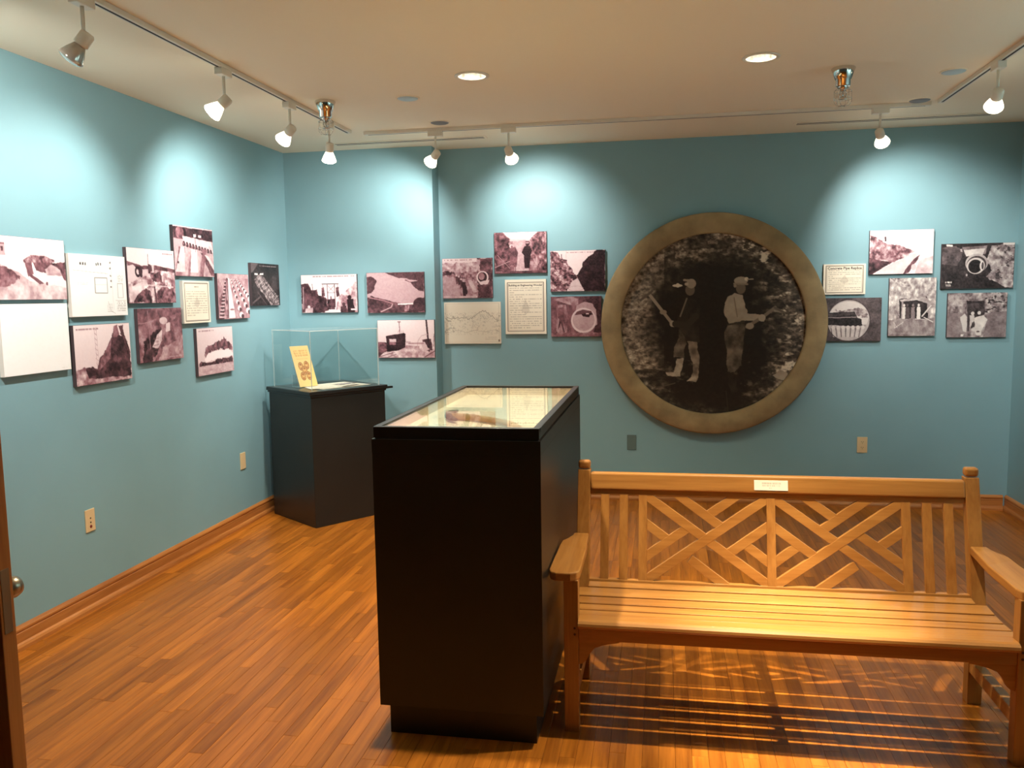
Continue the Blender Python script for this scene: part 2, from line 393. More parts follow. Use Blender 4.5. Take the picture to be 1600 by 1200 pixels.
def head(x, y, target, label, lit=True, along='y', power=P_TRACK, size=105, blend=.9, stem=.12, group='track light heads'):
    base = Vector((x, y, HC-.022)); t = thing('track_head', label, 'spotlight', tuple(base), group)
    l, w = (.05, .021) if along == 'x' else (.021, .05)
    MB().box(x-l, x+l, y-w, y+w, base.z-.034, base.z).build('adapter', 'white_metal', t, org=base, bevel=.003)
    j = base+Vector((0, 0, -.034-stem))
    MB().tube(base+Vector((0, 0, -.030)), j, .0075, n=12).build('stem', 'white_metal', t, org=base)
    d = (Vector(target)-j).normalized()
    # socket knuckle sits behind the bulb
    MB().lathe([(.0001, -.030), (.020, -.030), (.027, -.022), (.028, .022), (.024, .026), (.0001, .026)], j, d, 20).build('socket', 'white_metal', t, org=base)
    bulb = MB().lathe([(.020, .024), (.024, .030), (.036, .055), (.045, .078), (.047, .086), (.044, .090)], j, d, 28).build('bulb', 'lamp_glow_soft' if lit else 'clear_bulb', t, org=base)
    MB().lathe([(.0445, .0895), (.034, .096), (.018, .100), (.0001, .101)], j, d, 28).build('lens', 'lamp_glow' if lit else 'clear_bulb', bulb, org=base)
    if lit:
        ld = bpy.data.lights.new('spot_beam', 'SPOT'); ld.energy = power; ld.color = TRACK; ld.spot_size = R(size); ld.spot_blend = blend; ld.shadow_soft_size = .03
        lo = bpy.data.objects.new('spot_beam', ld); C.objects.link(lo); lo.parent = t
        lo.location = j+d*.115-base; lo.rotation_euler = d.to_track_quat('-Z', 'Y').to_euler()
    return t
head(-2.13, 2.30, (XL, 3.30, 1.9), 'lit white track spotlight at the entry end of the left track', power=P_TRACK*.9)
head(-2.13, 2.90, (XL, 2.7, 1.5), 'unlit clear bulb track spotlight on the left track', lit=False)
head(-2.13, 3.92, (XL, 3.70, 1.85), 'lit track spotlight next to the unlit bulb on left track', power=P_TRACK*.32)
head(-2.13, 4.66, (XL, 5.05, 1.95), 'lit track spotlight near the sprinkler on left track', power=P_TRACK*.48)
head(-2.13, 5.24, (-2.50, 5.85, .95), 'lit track spotlight at the alcove end above the glass display', power=P_TRACK*.6, size=96)
head(-1.54, 5.68, (-2.25, YBL, 2.0), 'lit track spotlight aimed at the alcove wall', along='x', power=P_TRACK*.42)
head(-1.03, 5.68, (-.95, YB, 2.1), 'lit track spotlight aimed at the two men picture', along='x', power=P_TRACK*.36, size=96)
head(1.33, 5.68, (1.72, YB, 2.0), 'lit track spotlight aimed at the pictures right of the disc', along='x', power=P_TRACK*.34, size=90)
head(1.66, 4.72, (1.9, YB, 1.45), 'lit track spotlight on the right hand track', power=P_TRACK*.5, size=70)
head(1.66, 3.5, (XR, 3.9, 1.9), 'added unseen track spotlight further along the right hand track', power=P_TRACK*1.3)  # added out of view: strong bounce off the right wall lifts the ceiling
head(1.66, 2.3, (XR, 2.5, 1.9), 'added unseen track spotlight at the entry end of the right hand track', power=P_TRACK*1.3)  # another unseen head, added to brighten the right side of the ceiling

# ------------------------------------------------------------------ flat prints: tones laid on a fine grid of the board's face
def vnoise(U, V, fx, fy, rng):
    x, y = U*fx, V*fy; xi, yi = x.astype(int), y.astype(int)
    g = rng.random((yi.max()+3, xi.max()+3)); fx_, fy_ = x-xi, y-yi
    fx_, fy_ = fx_*fx_*(3-2*fx_), fy_*fy_*(3-2*fy_)
    a = g[yi, xi]*(1-fx_)+g[yi, xi+1]*fx_; b = g[yi+1, xi]*(1-fx_)+g[yi+1, xi+1]*fx_
    return a*(1-fy_)+b*fy_
class Pic:
    SS = 2
    def __init__(s, n, aspect, bg=.9, seed=1):
        s.nx, s.ny = n, max(8, int(n/aspect)); s.asp = aspect
        w, h = s.nx*s.SS, s.ny*s.SS
        s.V, s.U = np.meshgrid((np.arange(h)+.5)/h, (np.arange(w)+.5)/w, indexing='ij')
        s.g = np.full((h, w), float(bg)); s.rng = np.random.default_rng(seed)
    def fbm(s, f, fy=None, oct=4):
        fy = fy or f/s.asp; r = 0; amp = .5; tot = 0
        for k in range(oct): r = r+amp*vnoise(s.U, s.V, f*2**k, fy*2**k, s.rng); tot += amp; amp *= .6
        return np.clip((r/tot-.5)*1.9+.5, 0, 1)
    def _mix(s, m, val, amp=0, f=10, fy=None, al=1.0):
        v = val + (amp*(s.fbm(f, fy)-.5)*2 if amp else 0)
        s.g = np.where(m, s.g*(1-al)+v*al, s.g); return s
    def grad(s, a, b): s.g = a+(b-a)*s.V; return s
    def poly(s, pts, val, amp=0, f=10, fy=None, al=1.0, rag=.014):
        u, v = s.U, s.V
        if rag:
            u = u+rag*(s.fbm(14)-.5); v = v+rag*(s.fbm(14)-.5)
        m = np.zeros_like(u, bool); n = len(pts)
        for i in range(n):
            (x0, y0), (x1, y1) = pts[i], pts[(i+1) % n]
            if y0 == y1: continue
            c = ((y0 > v) != (y1 > v)) & (u < (x1-x0)*(v-y0)/(y1-y0)+x0); m ^= c
        return s._mix(m, val, amp, f, fy, al)
    def rect(s, x0, y0, x1, y1, val, **k): return s.poly([(x0, y0), (x1, y0), (x1, y1), (x0, y1)], val, **k)
    def ell(s, cx, cy, rx, ry, val, amp=0, f=10, al=1.0, inner=0):
        q = ((s.U-cx)/rx)**2+((s.V-cy)/ry)**2
        return s._mix((q < 1) & (q >= inner*inner), val, amp, f, None, al)
    def line(s, pts, w, val, al=1.0):
        for (x0, y0), (x1, y1) in zip(pts[:-1], pts[1:]):
            ax, ay, bx, by = x0, y0/s.asp, x1, y1/s.asp; dx, dy = bx-ax, by-ay; L2 = dx*dx+dy*dy+1e-12
            t = np.clip(((s.U-ax)*dx+(s.V/s.asp-ay)*dy)/L2, 0, 1)
            m = (s.U-ax-t*dx)**2+(s.V/s.asp-ay-t*dy)**2 < (w/2)**2; s._mix(m, val, al=al)
        return s
    def fleck(s, f, fy, thr, val, mask=None, al=1.0):
        m = s.fbm(f, fy) > thr
        if mask is not None: m &= mask
        return s._mix(m, val, al=al)
    def rows(s, x0, x1, y0, y1, n, val, al=.6, short=(), h=.4):
        """illegible small print: broken strokes in n lines"""
        st = (y1-y0)/n
        nz = vnoise(s.U, np.floor((s.V-y0)/st).clip(0, n)*.37, 90, 60, s.rng)
        k = np.floor((s.V-y0)/st); ph = (s.V-y0)/st-k
        xe = np.full_like(s.U, x1)
        for i, e in short: xe = np.where(k == i, e, xe)
        m = (s.V > y0) & (s.V < y1) & (s.U > x0) & (s.U < xe) & (ph < h) & (nz > .36)
        return s._mix(m, val, al=al)
    def caption(s, x0, x1, y, val=.32): return s.rows(x0, x1, y, y+.028, 1, val, .55, h=.9)
    def rgb(s, tint=0):
        g = np.clip(s.g, 0, 1); h, w = g.shape; k = s.SS
        g = g.reshape(h//k, k, w//k, k).mean((1, 3))
        stops = [[(24, 13, 17), (144, 98, 106), (253, 238, 238)], [(20, 17, 18), (132, 116, 118), (250, 243, 236)],
                 [(24, 21, 18), (126, 112, 96), (225, 212, 190)], [(60, 52, 48), (160, 148, 132), (250, 240, 220)],
                 [(70, 36, 14), (196, 120, 52), (250, 214, 138)], [(70, 66, 62), (175, 170, 164), (255, 254, 252)]][tint]
        st = np.array(stops)/255.0; p = np.array([0, .45, 1.0])
        c = np.stack([np.interp(g, p, st[:, i]) for i in range(3)], -1)
        return np.where(c <= .04045, c/12.92, ((c+.055)/1.055)**2.4)
def print_sheet(name, pic, tint, P0, eu, ev, mat, parent, org, circle=False):
    """grid from P0 (top left), eu across, ev down"""
    col = pic.rgb(tint); ny, nx, _ = col.shape
    P0, eu, ev = np.array(P0, float), np.array(eu, float), np.array(ev, float)
    u = np.linspace(0, 1, nx); v = np.linspace(0, 1, ny)
    V, U = np.meshgrid(v, u, indexing='ij')
    pos = (P0-np.array(org))+U[..., None]*eu+V[..., None]*ev
    idx = np.arange(nx*ny).reshape(ny, nx)
    q = np.stack([idx[:-1, :-1], idx[1:, :-1], idx[1:, 1:], idx[:-1, 1:]], -1).reshape(-1, 4)
    if circle:
        rr = (U-.5)**2+(V-.5)**2; keep = rr.ravel() < .2515; q = q[keep[q].all(1)]
    me = bpy.data.meshes.new(name); me.from_pydata(pos.reshape(-1, 3).tolist(), [], q.tolist())
    at = me.color_attributes.new('print', 'FLOAT_COLOR', 'POINT')
    at.data.foreach_set('color', np.concatenate([col.reshape(-1, 3), np.ones((nx*ny, 1))], 1).astype(np.float32).ravel())
    me.materials.append(MATS[mat]); o = bpy.data.objects.new(name, me); C.objects.link(o)
    if parent: o.parent = parent
    return o

def board(axis, val, corners, fn, label, name='photo_board', cat='photograph', tint=0, n=112, thick=.022, bgmat='foam_edge', mat='print_photo', group='mounted photographs on the walls', bg=.9, seed=1, title=None):
    """corners: TL, TR, BR, BL pixels on the wall; the board is square to the wall"""
    pts = [on(px, py, axis, val+(thick if axis == 0 else -thick)) for px, py in corners]
    zt = (pts[0].z+pts[1].z)/2; zb = (pts[2].z+pts[3].z)/2
    k = 1 if axis == 0 else 0
    a = (pts[0][k]+pts[3][k])/2; b = (pts[1][k]+pts[2][k])/2
    if axis == 0:
        face = val+thick; o = MB().box(val+.001, face, a, b, zb, zt); ctr = Vector((val, (a+b)/2, (zt+zb)/2))
        P0 = (face+.0006, a+.001, zt-.001); eu = (0, b-a-.002, 0)
    else:
        face = val-thick; o = MB().box(a, b, face, val-.001, zb, zt); ctr = Vector(((a+b)/2, val, (zt+zb)/2))
        P0 = (a+.001, face-.0006, zt-.001); eu = (b-a-.002, 0, 0)
    ob = tag(o.build(name, bgmat, org=ctr), label, cat, group)
    asp = abs(b-a)/(zt-zb); pic = Pic(int(n*1.3), asp, bg, seed); fn(pic)
    if mat == 'print_photo' and tint < 3: pic.g += .16*(pic.fbm(46)-.5)*(1.05-np.clip(pic.g, 0, 1))
    print_sheet('print', pic, tint, P0, eu, (0, 0, -(zt-zb-.002)), mat, ob, ctr)
    if title:
        txt, frac, size = title; cu = bpy.data.curves.new('title', 'FONT'); cu.body = txt; cu.size = size; cu.align_x = 'CENTER'; cu.align_y = 'CENTER'; cu.extrude = .0002; cu.offset = size*.022; cu.resolution_u = 2
        to = bpy.data.objects.new('title_lettering', cu); C.objects.link(to)
        to.location = (0, face-.0012-val, (zt-frac*(zt-zb))-ctr.z) if axis == 1 else (face+.0012-val, 0, (zt-frac*(zt-zb))-ctr.z)
        to.rotation_euler = (R(90), 0, 0 if axis == 1 else R(90)); to.parent = ob
        bpy.context.view_layer.update(); dg = bpy.context.evaluated_depsgraph_get()
        me = bpy.data.meshes.new_from_object(to.evaluated_get(dg)); me.materials.clear(); me.materials.append(MATS['print_ink'])
        m2 = bpy.data.objects.new('title_lettering', me); C.objects.link(m2); m2.location = to.location; m2.rotation_euler = to.rotation_euler; m2.parent = ob
        bpy.data.objects.remove(to)
    return ob

# --- picture contents (u right, v down)
def p_arch(p):
    p.poly([(0, .46), (.12, .44), (.35, .56), (.5, .70), (.7, .73), (1, .80), (1, 1), (0, 1)], .80, .14, 12)
    p.poly([(0, .47), (.18, .47), (.36, .60), (.30, .74), (.12, .80), (0, .78)], .42, .25, 14, rag=.05)
    p.poly([(.54, .37), (.7, .35), (.85, .40), (1, .36), (1, .72), (.95, .66), (.9, .60), (.72, .58), (.56, .52)], .30, .22, 12, rag=.04)
    p.poly([(.70, .50), (.80, .42), (.92, .50), (.96, .62), (.72, .60)], .62, .2, 10)
    p.poly([(.58, .60), (.94, .60), (1, .74), (.75, .76), (.62, .70)], .97)
    p.poly([(.43, .40), (.53, .38), (.54, .58), (.47, .63)], .42, .1); p.poly([(.47, .6), (.53, .6), (.68, .74), (.62, .75)], .35)
    p.poly([(.42, .36), (.52, .28), (.72, .28), (.84, .34), (.84, .38), (.43, .40)], .50, .3, 30)
    p.ell(.72, .735, .015, .03, .4)
    p.rect(.10, .13, .20, .30, .72); p.rect(.15, .17, .18, .24, .25); p.rect(.10, .11, .20, .14, .45)
def p_blank(p): p.fleck(40, 40, .72, .955, al=.5); p.rect(.85, .955, .93, .962, .8)
def p_plan(p):
    L = .68
    for x in (.18, .22, .26, .45, .49, .53): p.rect(x, .13, x+.022, .17, .45)
    p.line([(.06, .26), (.66, .30)], .004, L); p.line([(.52, .19), (.52, .28)], .004, L)
    p.line([(.42, .37), (.64, .37), (.64, .62), (.42, .62), (.42, .37)], .010, .62); p.line([(.43, .48), (.63, .48)], .004, .8)
    for y in (.1, .2, .32, .4, .5): p.rect(.70, y, .725, y+.03, .6)
    p.line([(.72, .08), (.74, .9)], .003, .78); p.line([(.78, .74), (.98, .74)], .004, L)
    p.line([(.83, .46), (.93, .46), (.93, .70), (.83, .70), (.83, .46)], .005, L)
    p.rows(.84, .94, .32, .44, 5, .6); p.rows(.80, .97, .76, .94, 6, .6); p.rows(.1, .3, .45, .50, 2, .8)
    p.line([(.64, .76), (.68, .92), (.76, .96)], .004, L); p.rows(.62, .72, .8, .95, 5, .75); p.g = 1-(1-p.g)*1.9
def p_tower(p):
    p.grad(.96, .86); p.caption(.04, .42, .06)
    for k in range(9): p.line([(.35+.005*(k % 2), .06+k*.085), (.385, .10+k*.085)], .008, .70)
    p.line([(.35, .05), (.37, .85)], .006, .72); p.line([(.385, .05), (.40, .85)], .006, .72)
    p.poly([(.70, .05), (.76, .02), (.78, .20), (.83, .22), (.80, .03), (.88, .02), (.90, .16), (.97, .52), (1, .62), (1, 1), (.06, 1), (.04, .74), (.22, .70), (.36, .76), (.42, .58), (.60, .36), (.66, .20)], .20, .16, 10, 8, rag=.05)
    p.poly([(.70, .05), (.77, .02), (.80, .20), (.74, .25), (.68, .24)], .45, .15); p.poly([(.66, .22), (.60, .6), (.40, .78), (.44, .6)], .42, .2, 14)
    p.line([(.80, .05), (.98, .56)], .012, .3); p.poly([(.18, .76), (.34, .77), (.36, .84), (.20, .88)], .12)
    p.poly([(.0, .74), (.16, .70), (.2, .9), (.55, .92), (1, .95), (1, 1), (0, 1)], .66, .25, 14, rag=.03)
def p_crane(p):
    p.poly([(0, .24), (.3, .32), (.6, .30), (1, .36), (1, .5), (0, .5)], .30, .15, 16)
    p.poly([(0, .38), (.4, .44), (.6, .38), (1, .42), (1, 1), (0, 1)], .62, .34, 14, 12)
    p.poly([(0, .33), (.12, .30), (.24, .42), (.22, .54), (.1, .62), (0, .62)], .86); p.ell(.21, .43, .06, .10, .12, inner=.5); p.ell(.28, .43, .055, .10, .15)
    p.poly([(.30, .38), (.42, .37), (.44, .48), (.30, .52)], .82, .1)
    p.line([(.43, .10), (.42, .45)], .008, .35); p.rect(.42, .28, .47, .46, .2, amp=.1); p.rect(.50, .30, .54, .46, .85)
    p.poly([(.45, .48), (.66, .42), (.70, .60), (.50, .62)], .3, .25, 20, rag=.05)
    p.poly([(.10, .78), (.30, .70), (.46, .80), (.44, 1), (.12, 1)], .28, .25, 20, rag=.06); p.poly([(.58, .76), (.80, .68), (.98, .82), (1, 1), (.60, 1)], .34, .25, 20, rag=.06)
    p.poly([(.02, .72), (.34, .58), (.42, .68), (.2, .82), (.08, .98), (.02, .98)], .86, .12)
    p.line([(.3, .66), (.95, .70)], .012, .88); p.line([(.53, .64), (.56, .98)], .03, .25); p.ell(.53, .66, .02, .03, .8); p.line([(.49, .74), (.47, .85)], .03, .85)
    p.caption(.74, .98, .06)
def p_trench(p):
    p.grad(.46, .50); p._mix(p.U > -1, .46, .22, 9, 7); p.poly([(0, 0), (1, 0), (1, .10), (0, .28)], .38, .14, 12)
    p.poly([(.10, .62), (.36, .42), (.5, .35), (.42, .8), (.25, 1), (.05, 1)], .18, .16, 14, rag=.06)
    p.poly([(.62, .40), (.95, .05), (1, .1), (1, .55), (.5, .85), (.38, 1), (.3, 1)], .40, .2, 12, rag=.06)
    p.poly([(.40, .50), (.52, .40), (.50, .62), (.40, .76), (.28, .72)], .82, .12, 20); p.ell(.56, .24, .09, .07, .78, .1); p.poly([(.62, .30), (.72, .27), (.70, .44), (.60, .46)], .86)
    p.poly([(.5, .75), (.95, .60), (1, .9), (.45, 1)], .60, .14, 12, rag=.04)
    for k in range(5): p.line([(.34-.01*k, .72-.06*k+.1), (.46-.01*k, .70-.06*k+.1)], .006, .4)
    p.line([(.22, .05), (.24, .75)], .012, .56); p.line([(.0, .28), (.3, .26)], .01, .6); p.caption(.5, .95, .93, .75)
def p_yard(p):
    p.rect(0, 0, 1, .26, .16, amp=.14, f=18); p.rect(0, .0, 1, .025, .9); p.ell(.16, .14, .10, .12, .4, .2)
    p.poly([(.22, .20), (.95, .26), (1, .48), (.92, .46), (.25, .36)], .86, .1, 22); p.rect(.5, .14, .56, .2, .95); p.rect(.62, .15, .7, .2, .95)
    for k in range(10):
        x = .25+k*.076; p.ell(x, .36+k*.014, .032, .065, .10); p.ell(x-.01, .35+k*.014, .012, .03, .5)
    p.poly([(0, .42), (.25, .40), (1, .52), (1, 1), (0, 1)], .72, .10, 14)
    for a, b, v in ((.0, .16, .45), (.30, .36, .52), (.60, .70, .46)): p.poly([(a+.12, .42), (b+.12, .42), (b, 1), (a, 1)], v, .12, 16)
    p.poly([(.42, .44), (.56, .45), (.58, .92), (.38, .92)], .93); p.poly([(.16, .42), (.26, .42), (.24, .92), (.02, .92)], .84, .06)
    p.poly([(.66, .50), (.76, .52), (1, .84), (1, .98), (.92, .98)], .30, .2, 20); p.poly([(.76, .54), (.86, .56), (1, .76), (1, .86)], .88)
    p.ell(.92, .80, .03, .035, .3); p.ell(.09, .73, .02, .025, .15); p.line([(.54, .15), (.53, .5)], .01, .35)
def text_panel(p, rows=20, short=(), title=False, y0=.15, y1=.95, dots=None):
    p.line([(.06, .055), (.94, .055), (.94, .945), (.06, .945), (.06, .055)], .016, .22); p.line([(.085, .075), (.915, .075), (.915, .925), (.085, .925), (.085, .075)], .006, .5)
    p.poly([(.5, .36), (.58, .50), (.60, .58), (.5, .64), (.40, .58), (.42, .50)], .78, al=.8)
    p.rows(.11, .89, y0, y1, rows, .40, .5, short, h=.40)
    if dots: p.rows(*dots, 1, .3, .6, h=.9)
def p_text_small(p): text_panel(p, 11, [(10, .42)], y0=.24, y1=.86, dots=(.42, .58, .12, .16))
def p_text_big(p): text_panel(p, 19, [(2, .22), (4, .42), (6, .62), (10, .42), (12, .5), (18, .62)], y0=.15, y1=.915)
def p_text_wide(p): text_panel(p, 11, [(3, .22), (8, .5)], y0=.20, y1=.90)
def p_train(p):
    p.grad(.90, .80); p.caption(.06, .46, .05)
    p.poly([(.16, .62), (.20, .48), (.30, .40), (.44, .34), (.58, .30), (.72, .26), (.74, .20), (.80, .26), (.86, .32), (1, .44), (1, .48), (.84, .52), (.70, .48), (.60, .50), (.46, .50), (.34, .52), (.24, .58)], .30, .22, 16, rag=.09)
    p.poly([(.18, .64), (.30, .54), (.5, .51), (.72, .49), (.90, .52), (.98, .60), (.98, .66), (.4, .70), (.2, .72)], .95, rag=.04)
    p.poly([(.04, .74), (.10, .70), (.16, .73), (.40, .72), (.60, .68), (.78, .70), (.96, .66), (.98, .80), (.6, .80), (.4, .83), (.1, .82), (.03, .80)], .22, .2, 24, rag=.04)
    p.poly([(0, .80), (1, .79), (1, 1), (0, 1)], .72, .08, 12, 20)
def p_rows_pipe(p):
    p.rect(0, 0, 1, .14, .72, amp=.1); p.poly([(0, .12), (1, .10), (1, 1), (0, 1)], .62, .12, 12)
    p.poly([(.28, .10), (.34, .10), (.30, .98), (.06, .98), (.03, .55)], .50, .3, 40, 8)
    for k in range(11):
        y = .2+.078*k; w = .05+.012*k; p.ell(.24-.016*k, y, w*.5, .022, .16); p.ell(.24-.016*k, y-.025, w*.5, .012, .85)
    p.poly([(.32, .10), (.37, .10), (.52, .98), (.30, .98)], .93); p.line([(.32, .12), (.30, .96)], .02, .25); p.ell(.42, .76, .07, .05, .97); p.ell(.42, .79, .07, .02, .5)
    for q, (ax, ay, bx, by) in enumerate(((.42, .12, .74, .98), (.52, .12, .98, .88), (.62, .12, 1.05, .6))):
        for k in range(8):
            t = ((k+.6)/8)**1.5; x, y = ax+(bx-ax)*t, ay+(by-ay)*t; r = .02+.055*t
            p.ell(x, y, r, r*.9, .92); p.ell(x+r*.55, y+r*.5, r*.62, r*.75, .18)
    p.rows(.05, .3, .94, .97, 1, .9)
def p_night(p):
    p._mix(p.U > -1, .10, .08, 5); p.poly([(0, 0), (.26, 0), (.06, .22), (0, .24)], .30); p.caption(.3, .9, .05, .8)
    p.poly([(.72, .30), (.88, .30), (.90, .66), (.74, .66)], .17)
    p.poly([(.08, .40), (.28, .26), (.46, .34), (.94, .82), (.98, 1), (.66, 1), (.28, .62)], .42, .3, 30, 24, rag=.02)
    for k in range(7): p.line([(.26+.085*k, .60+.06*k-.1), (.42+.085*k, .50+.06*k-.1)], .010, .72)
    p.line([(.30, .56), (.76, .98)], .012, .12); p.line([(.42, .42), (.92, .86)], .012, .12)
    p.rect(.12, .24, .22, .28, .95); p.rect(.30, .23, .42, .27, .95); p.line([(.0, .94), (.3, .78)], .03, .3); p.line([(.2, .68), (.5, .98)], .02, .28)
def p_machine(p):
    p.caption(.2, .96, .04)
    p.poly([(.0, .24), (.14, .22), (.18, .40), (.28, .40), (.31, .54), (.44, .60), (.48, 1), (0, 1)], .24, .18, 9, 5, rag=.03)
    p.line([(.20, .24), (.21, .40)], .008, .3); p.line([(.04, .32), (.03, .9)], .012, .75)
    p.poly([(.66, .60), (.82, .40), (.92, .30), (.96, .20), (1, .2), (1, 1), (.60, 1)], .66, .26, 16, 8)
    p.line([(.38, .245), (.67, .245)], .014, .25)
    for x in (.47, .60): p.line([(x, .25), (x+.005, .85)], .012, .3)
    p.line([(.47, .28), (.60, .48)], .006, .4); p.line([(.60, .28), (.47, .48)], .006, .4); p.line([(.47, .48), (.6, .48)], .008, .35)
    for x in (.39, .655): p.line([(x, .25), (x, .35)], .006, .4); p.poly([(x-.03, .35), (x+.02, .33), (x+.035, .56), (x-.02, .60)], .28, .2, 20)
    p.rect(.46, .64, .60, .92, .2, amp=.15, f=26); p.line([(.53, .58), (.53, .70)], .02, .3); p.poly([(.42, .95), (.68, .92), (.70, 1), (.40, 1)], .9)
    p.ell(.13, .84, .025, .04, .85); p.poly([(.07, .88), (.20, .86), (.20, 1), (.06, 1)], .74, .15)
    p.ell(.86, .60, .035, .055, .06); p.poly([(.82, .66), (.92, .64), (.96, 1), (.82, 1)], .07); p.ell(.755, .78, .03, .05, .2); p.poly([(.70, .84), (.80, .82), (.82, 1), (.69, 1)], .2, .1)
    p.rect(.88, .90, .97, .94, .9); p.line([(.96, .2), (.985, .95)], .008, .85)
def p_lake(p):
    p.grad(.72, .64); p._mix(p.U > -1, 0, al=0)
    p.poly([(.32, 0), (1, 0), (1, .48), (.90, .46), (.80, .36), (.76, .26), (.66, .20), (.72, .16), (.52, .13), (.42, .06)], .24, .05, 14, rag=.02); p.poly([(.66, .17), (.9, .22), (.75, .25)], .7)
    p.poly([(0, .10), (.10, .11), (.18, .20), (.14, .36), (.08, .50), (0, .56)], .25, .07, 14, rag=.04)
    p.poly([(0, .62), (.08, .58), (.30, .66), (.46, .74), (.60, .78), (.84, .80), (1, .60), (1, 1), (0, 1)], .24, .12, 20, rag=.03)
    p.line([(.05, .62), (.28, .69), (.44, .77)], .022, .50); p.line([(.44, .79), (.42, .86), (.24, .97)], .016, .70); p.rect(.54, .77, .80, .80, .95)
    p.poly([(.66, .82), (.74, .82), (.72, .96), (.64, .97)], .6, .2, 20); p.ell(.16, .78, .12, .10, .18, .08); p.ell(.92, .80, .12, .17, .17, .07)
def p_shed(p):
    p.grad(.92, .82); p.poly([(0, .57), (.14, .58), (.2, .68), (.2, 1), (0, 1)], .30, .2, 14)
    p.poly([(.10, .86), (.5, .66), (.8, .70), (1, .78), (1, 1), (.0, 1)], .70, .18, 16, 10)
    p.poly([(.15, .42), (.46, .34), (.50, .36), (.49, .72), (.36, .80), (.16, .84)], .10, .08); p.rect(.20, .50, .32, .58, .8); p.rect(.20, .58, .32, .66, .45, amp=.2)
    p.line([(.385, .05), (.395, .34)], .012, .35); p.line([(.36, .05), (.41, .05)], .012, .35); p.line([(.39, .24), (.36, .34)], .006, .5)
    for x in (.43, .46): p.line([(x, .28), (x, .34)], .006, .4)
    p.line([(.86, .0), (.90, .82)], .030, .14); p.poly([(.78, .52), (.94, .50), (.96, .80), (.80, .82)], .22, .2, 18); p.poly([(.76, .60), (.83, .58), (.90, .78), (.80, .84)], .75)
    p.line([(.69, .76), (.71, .55), (.77, .42), (.87, .38)], .012, .72); p.line([(.99, .38), (.98, .7)], .008, .2); p.rect(.5, .56, .58, .62, .7)
    p.line([(.0, .98), (.26, .86)], .010, .3); p.line([(.14, 1), (.32, .9)], .010, .3); p.line([(.82, .98), (1, .82)], .016, .3); p.line([(.55, .62), (.8, .62)], .03, .4, al=.5)
def p_road(p):
    p.grad(.88, .52); p.rect(0, .12, .75, .40, .66, amp=.20, f=16, rag=.06); p.caption(.04, .60, .03)
    p.poly([(0, .40), (.30, .38), (.70, .34), (.74, 1), (0, 1)], .56, .16, 14); p.poly([(0, .46), (.22, .46), (.32, .70), (.36, 1), (0, 1)], .64, .06, 20, rag=.03)
    p.poly([(0, .33), (.08, .30), (.26, .36), (.28, .41), (0, .42)], .22, .15, 24, rag=.06); p.poly([(.28, .36), (.46, .34), (.66, .44), (.66, .56), (.34, .50)], .44, .26, 26, rag=.06)
    p.poly([(.70, 0), (1, 0), (1, 1), (.70, 1)], .30, .16, 10, 8, rag=.04); p.poly([(.69, .04), (.76, .06), (.75, .34), (.68, .30)], .70, .1, rag=.04)
    p.ell(.80, .48, .12, .155, .84); p.ell(.80, .48, .09, .125, .12); p.ell(.785, .46, .06, .09, .52, .1); p.poly([(.72, .60), (.94, .55), (.90, .66), (.76, .67)], .82, rag=.03)
    p.poly([(.50, .54), (.58, .52), (.70, .84), (.62, .86)], .72, .1, rag=.03)
    for x, y in ((.28, .42), (.33, .45), (.37, .52)): p.ell(x, y, .016, .026, .78); p.poly([(x-.028, y+.03), (x+.03, y+.03), (x+.025, y+.20), (x-.01, y+.22)], .24, .1, rag=.02)
    p.ell(.415, .56, .02, .03, .7); p.poly([(.37, .60), (.46, .60), (.49, .80), (.47, .94), (.41, .94), (.40, .78)], .13, rag=.02)
    p.poly([(.42, .80), (.50, .80), (.49, .90), (.44, .92)], .12); p.rect(.02, .94, .7, .98, .72, amp=.12)
def p_map(p):
    p.grad(.90, .86); p.line([(.0, 0), (1, 0), (1, 1), (0, 1), (0, 0)], .02, .96); p.line([(.03, .04), (.97, .04), (.97, .96), (.03, .96), (.03, .04)], .004, .6)
    xs = np.linspace(.04, .97, 40); ys = .34+.05*np.sin(xs*7)+.07*np.sin(xs*13+2)*(xs > .4)+.015*p.rng.standard_normal(40)
    p.line(list(zip(xs, ys)), .008, .40)
    for k in range(14):
        x = p.rng.uniform(.05, .95); y = .34+.05*math.sin(x*7); a = [(x, y)]
        for j in range(5): a.append((a[-1][0]+p.rng.uniform(-.02, .03), a[-1][1]+p.rng.choice([-1, 1, 1])*p.rng.uniform(.01, .06)))
        p.line(a, .004, .62)
    p.line(list(zip(xs, .70+.02*np.sin(xs*20)+.008*p.rng.standard_normal(40))), .005, .60)
    p.fleck(60, 40, .74, .6, (p.V > .25) & (p.V < .78), .6); p.fleck(30, 20, .70, .4, (p.U < .2) & (p.V > .3) & (p.V < .75), .6); p.fleck(30, 20, .70, .3, (p.U > .92) & (p.V > .3) & (p.V < .7), .6)
    p.rows(.72, .94, .84, .92, 3, .6); p.rect(.95, .90, .98, .95, .3)
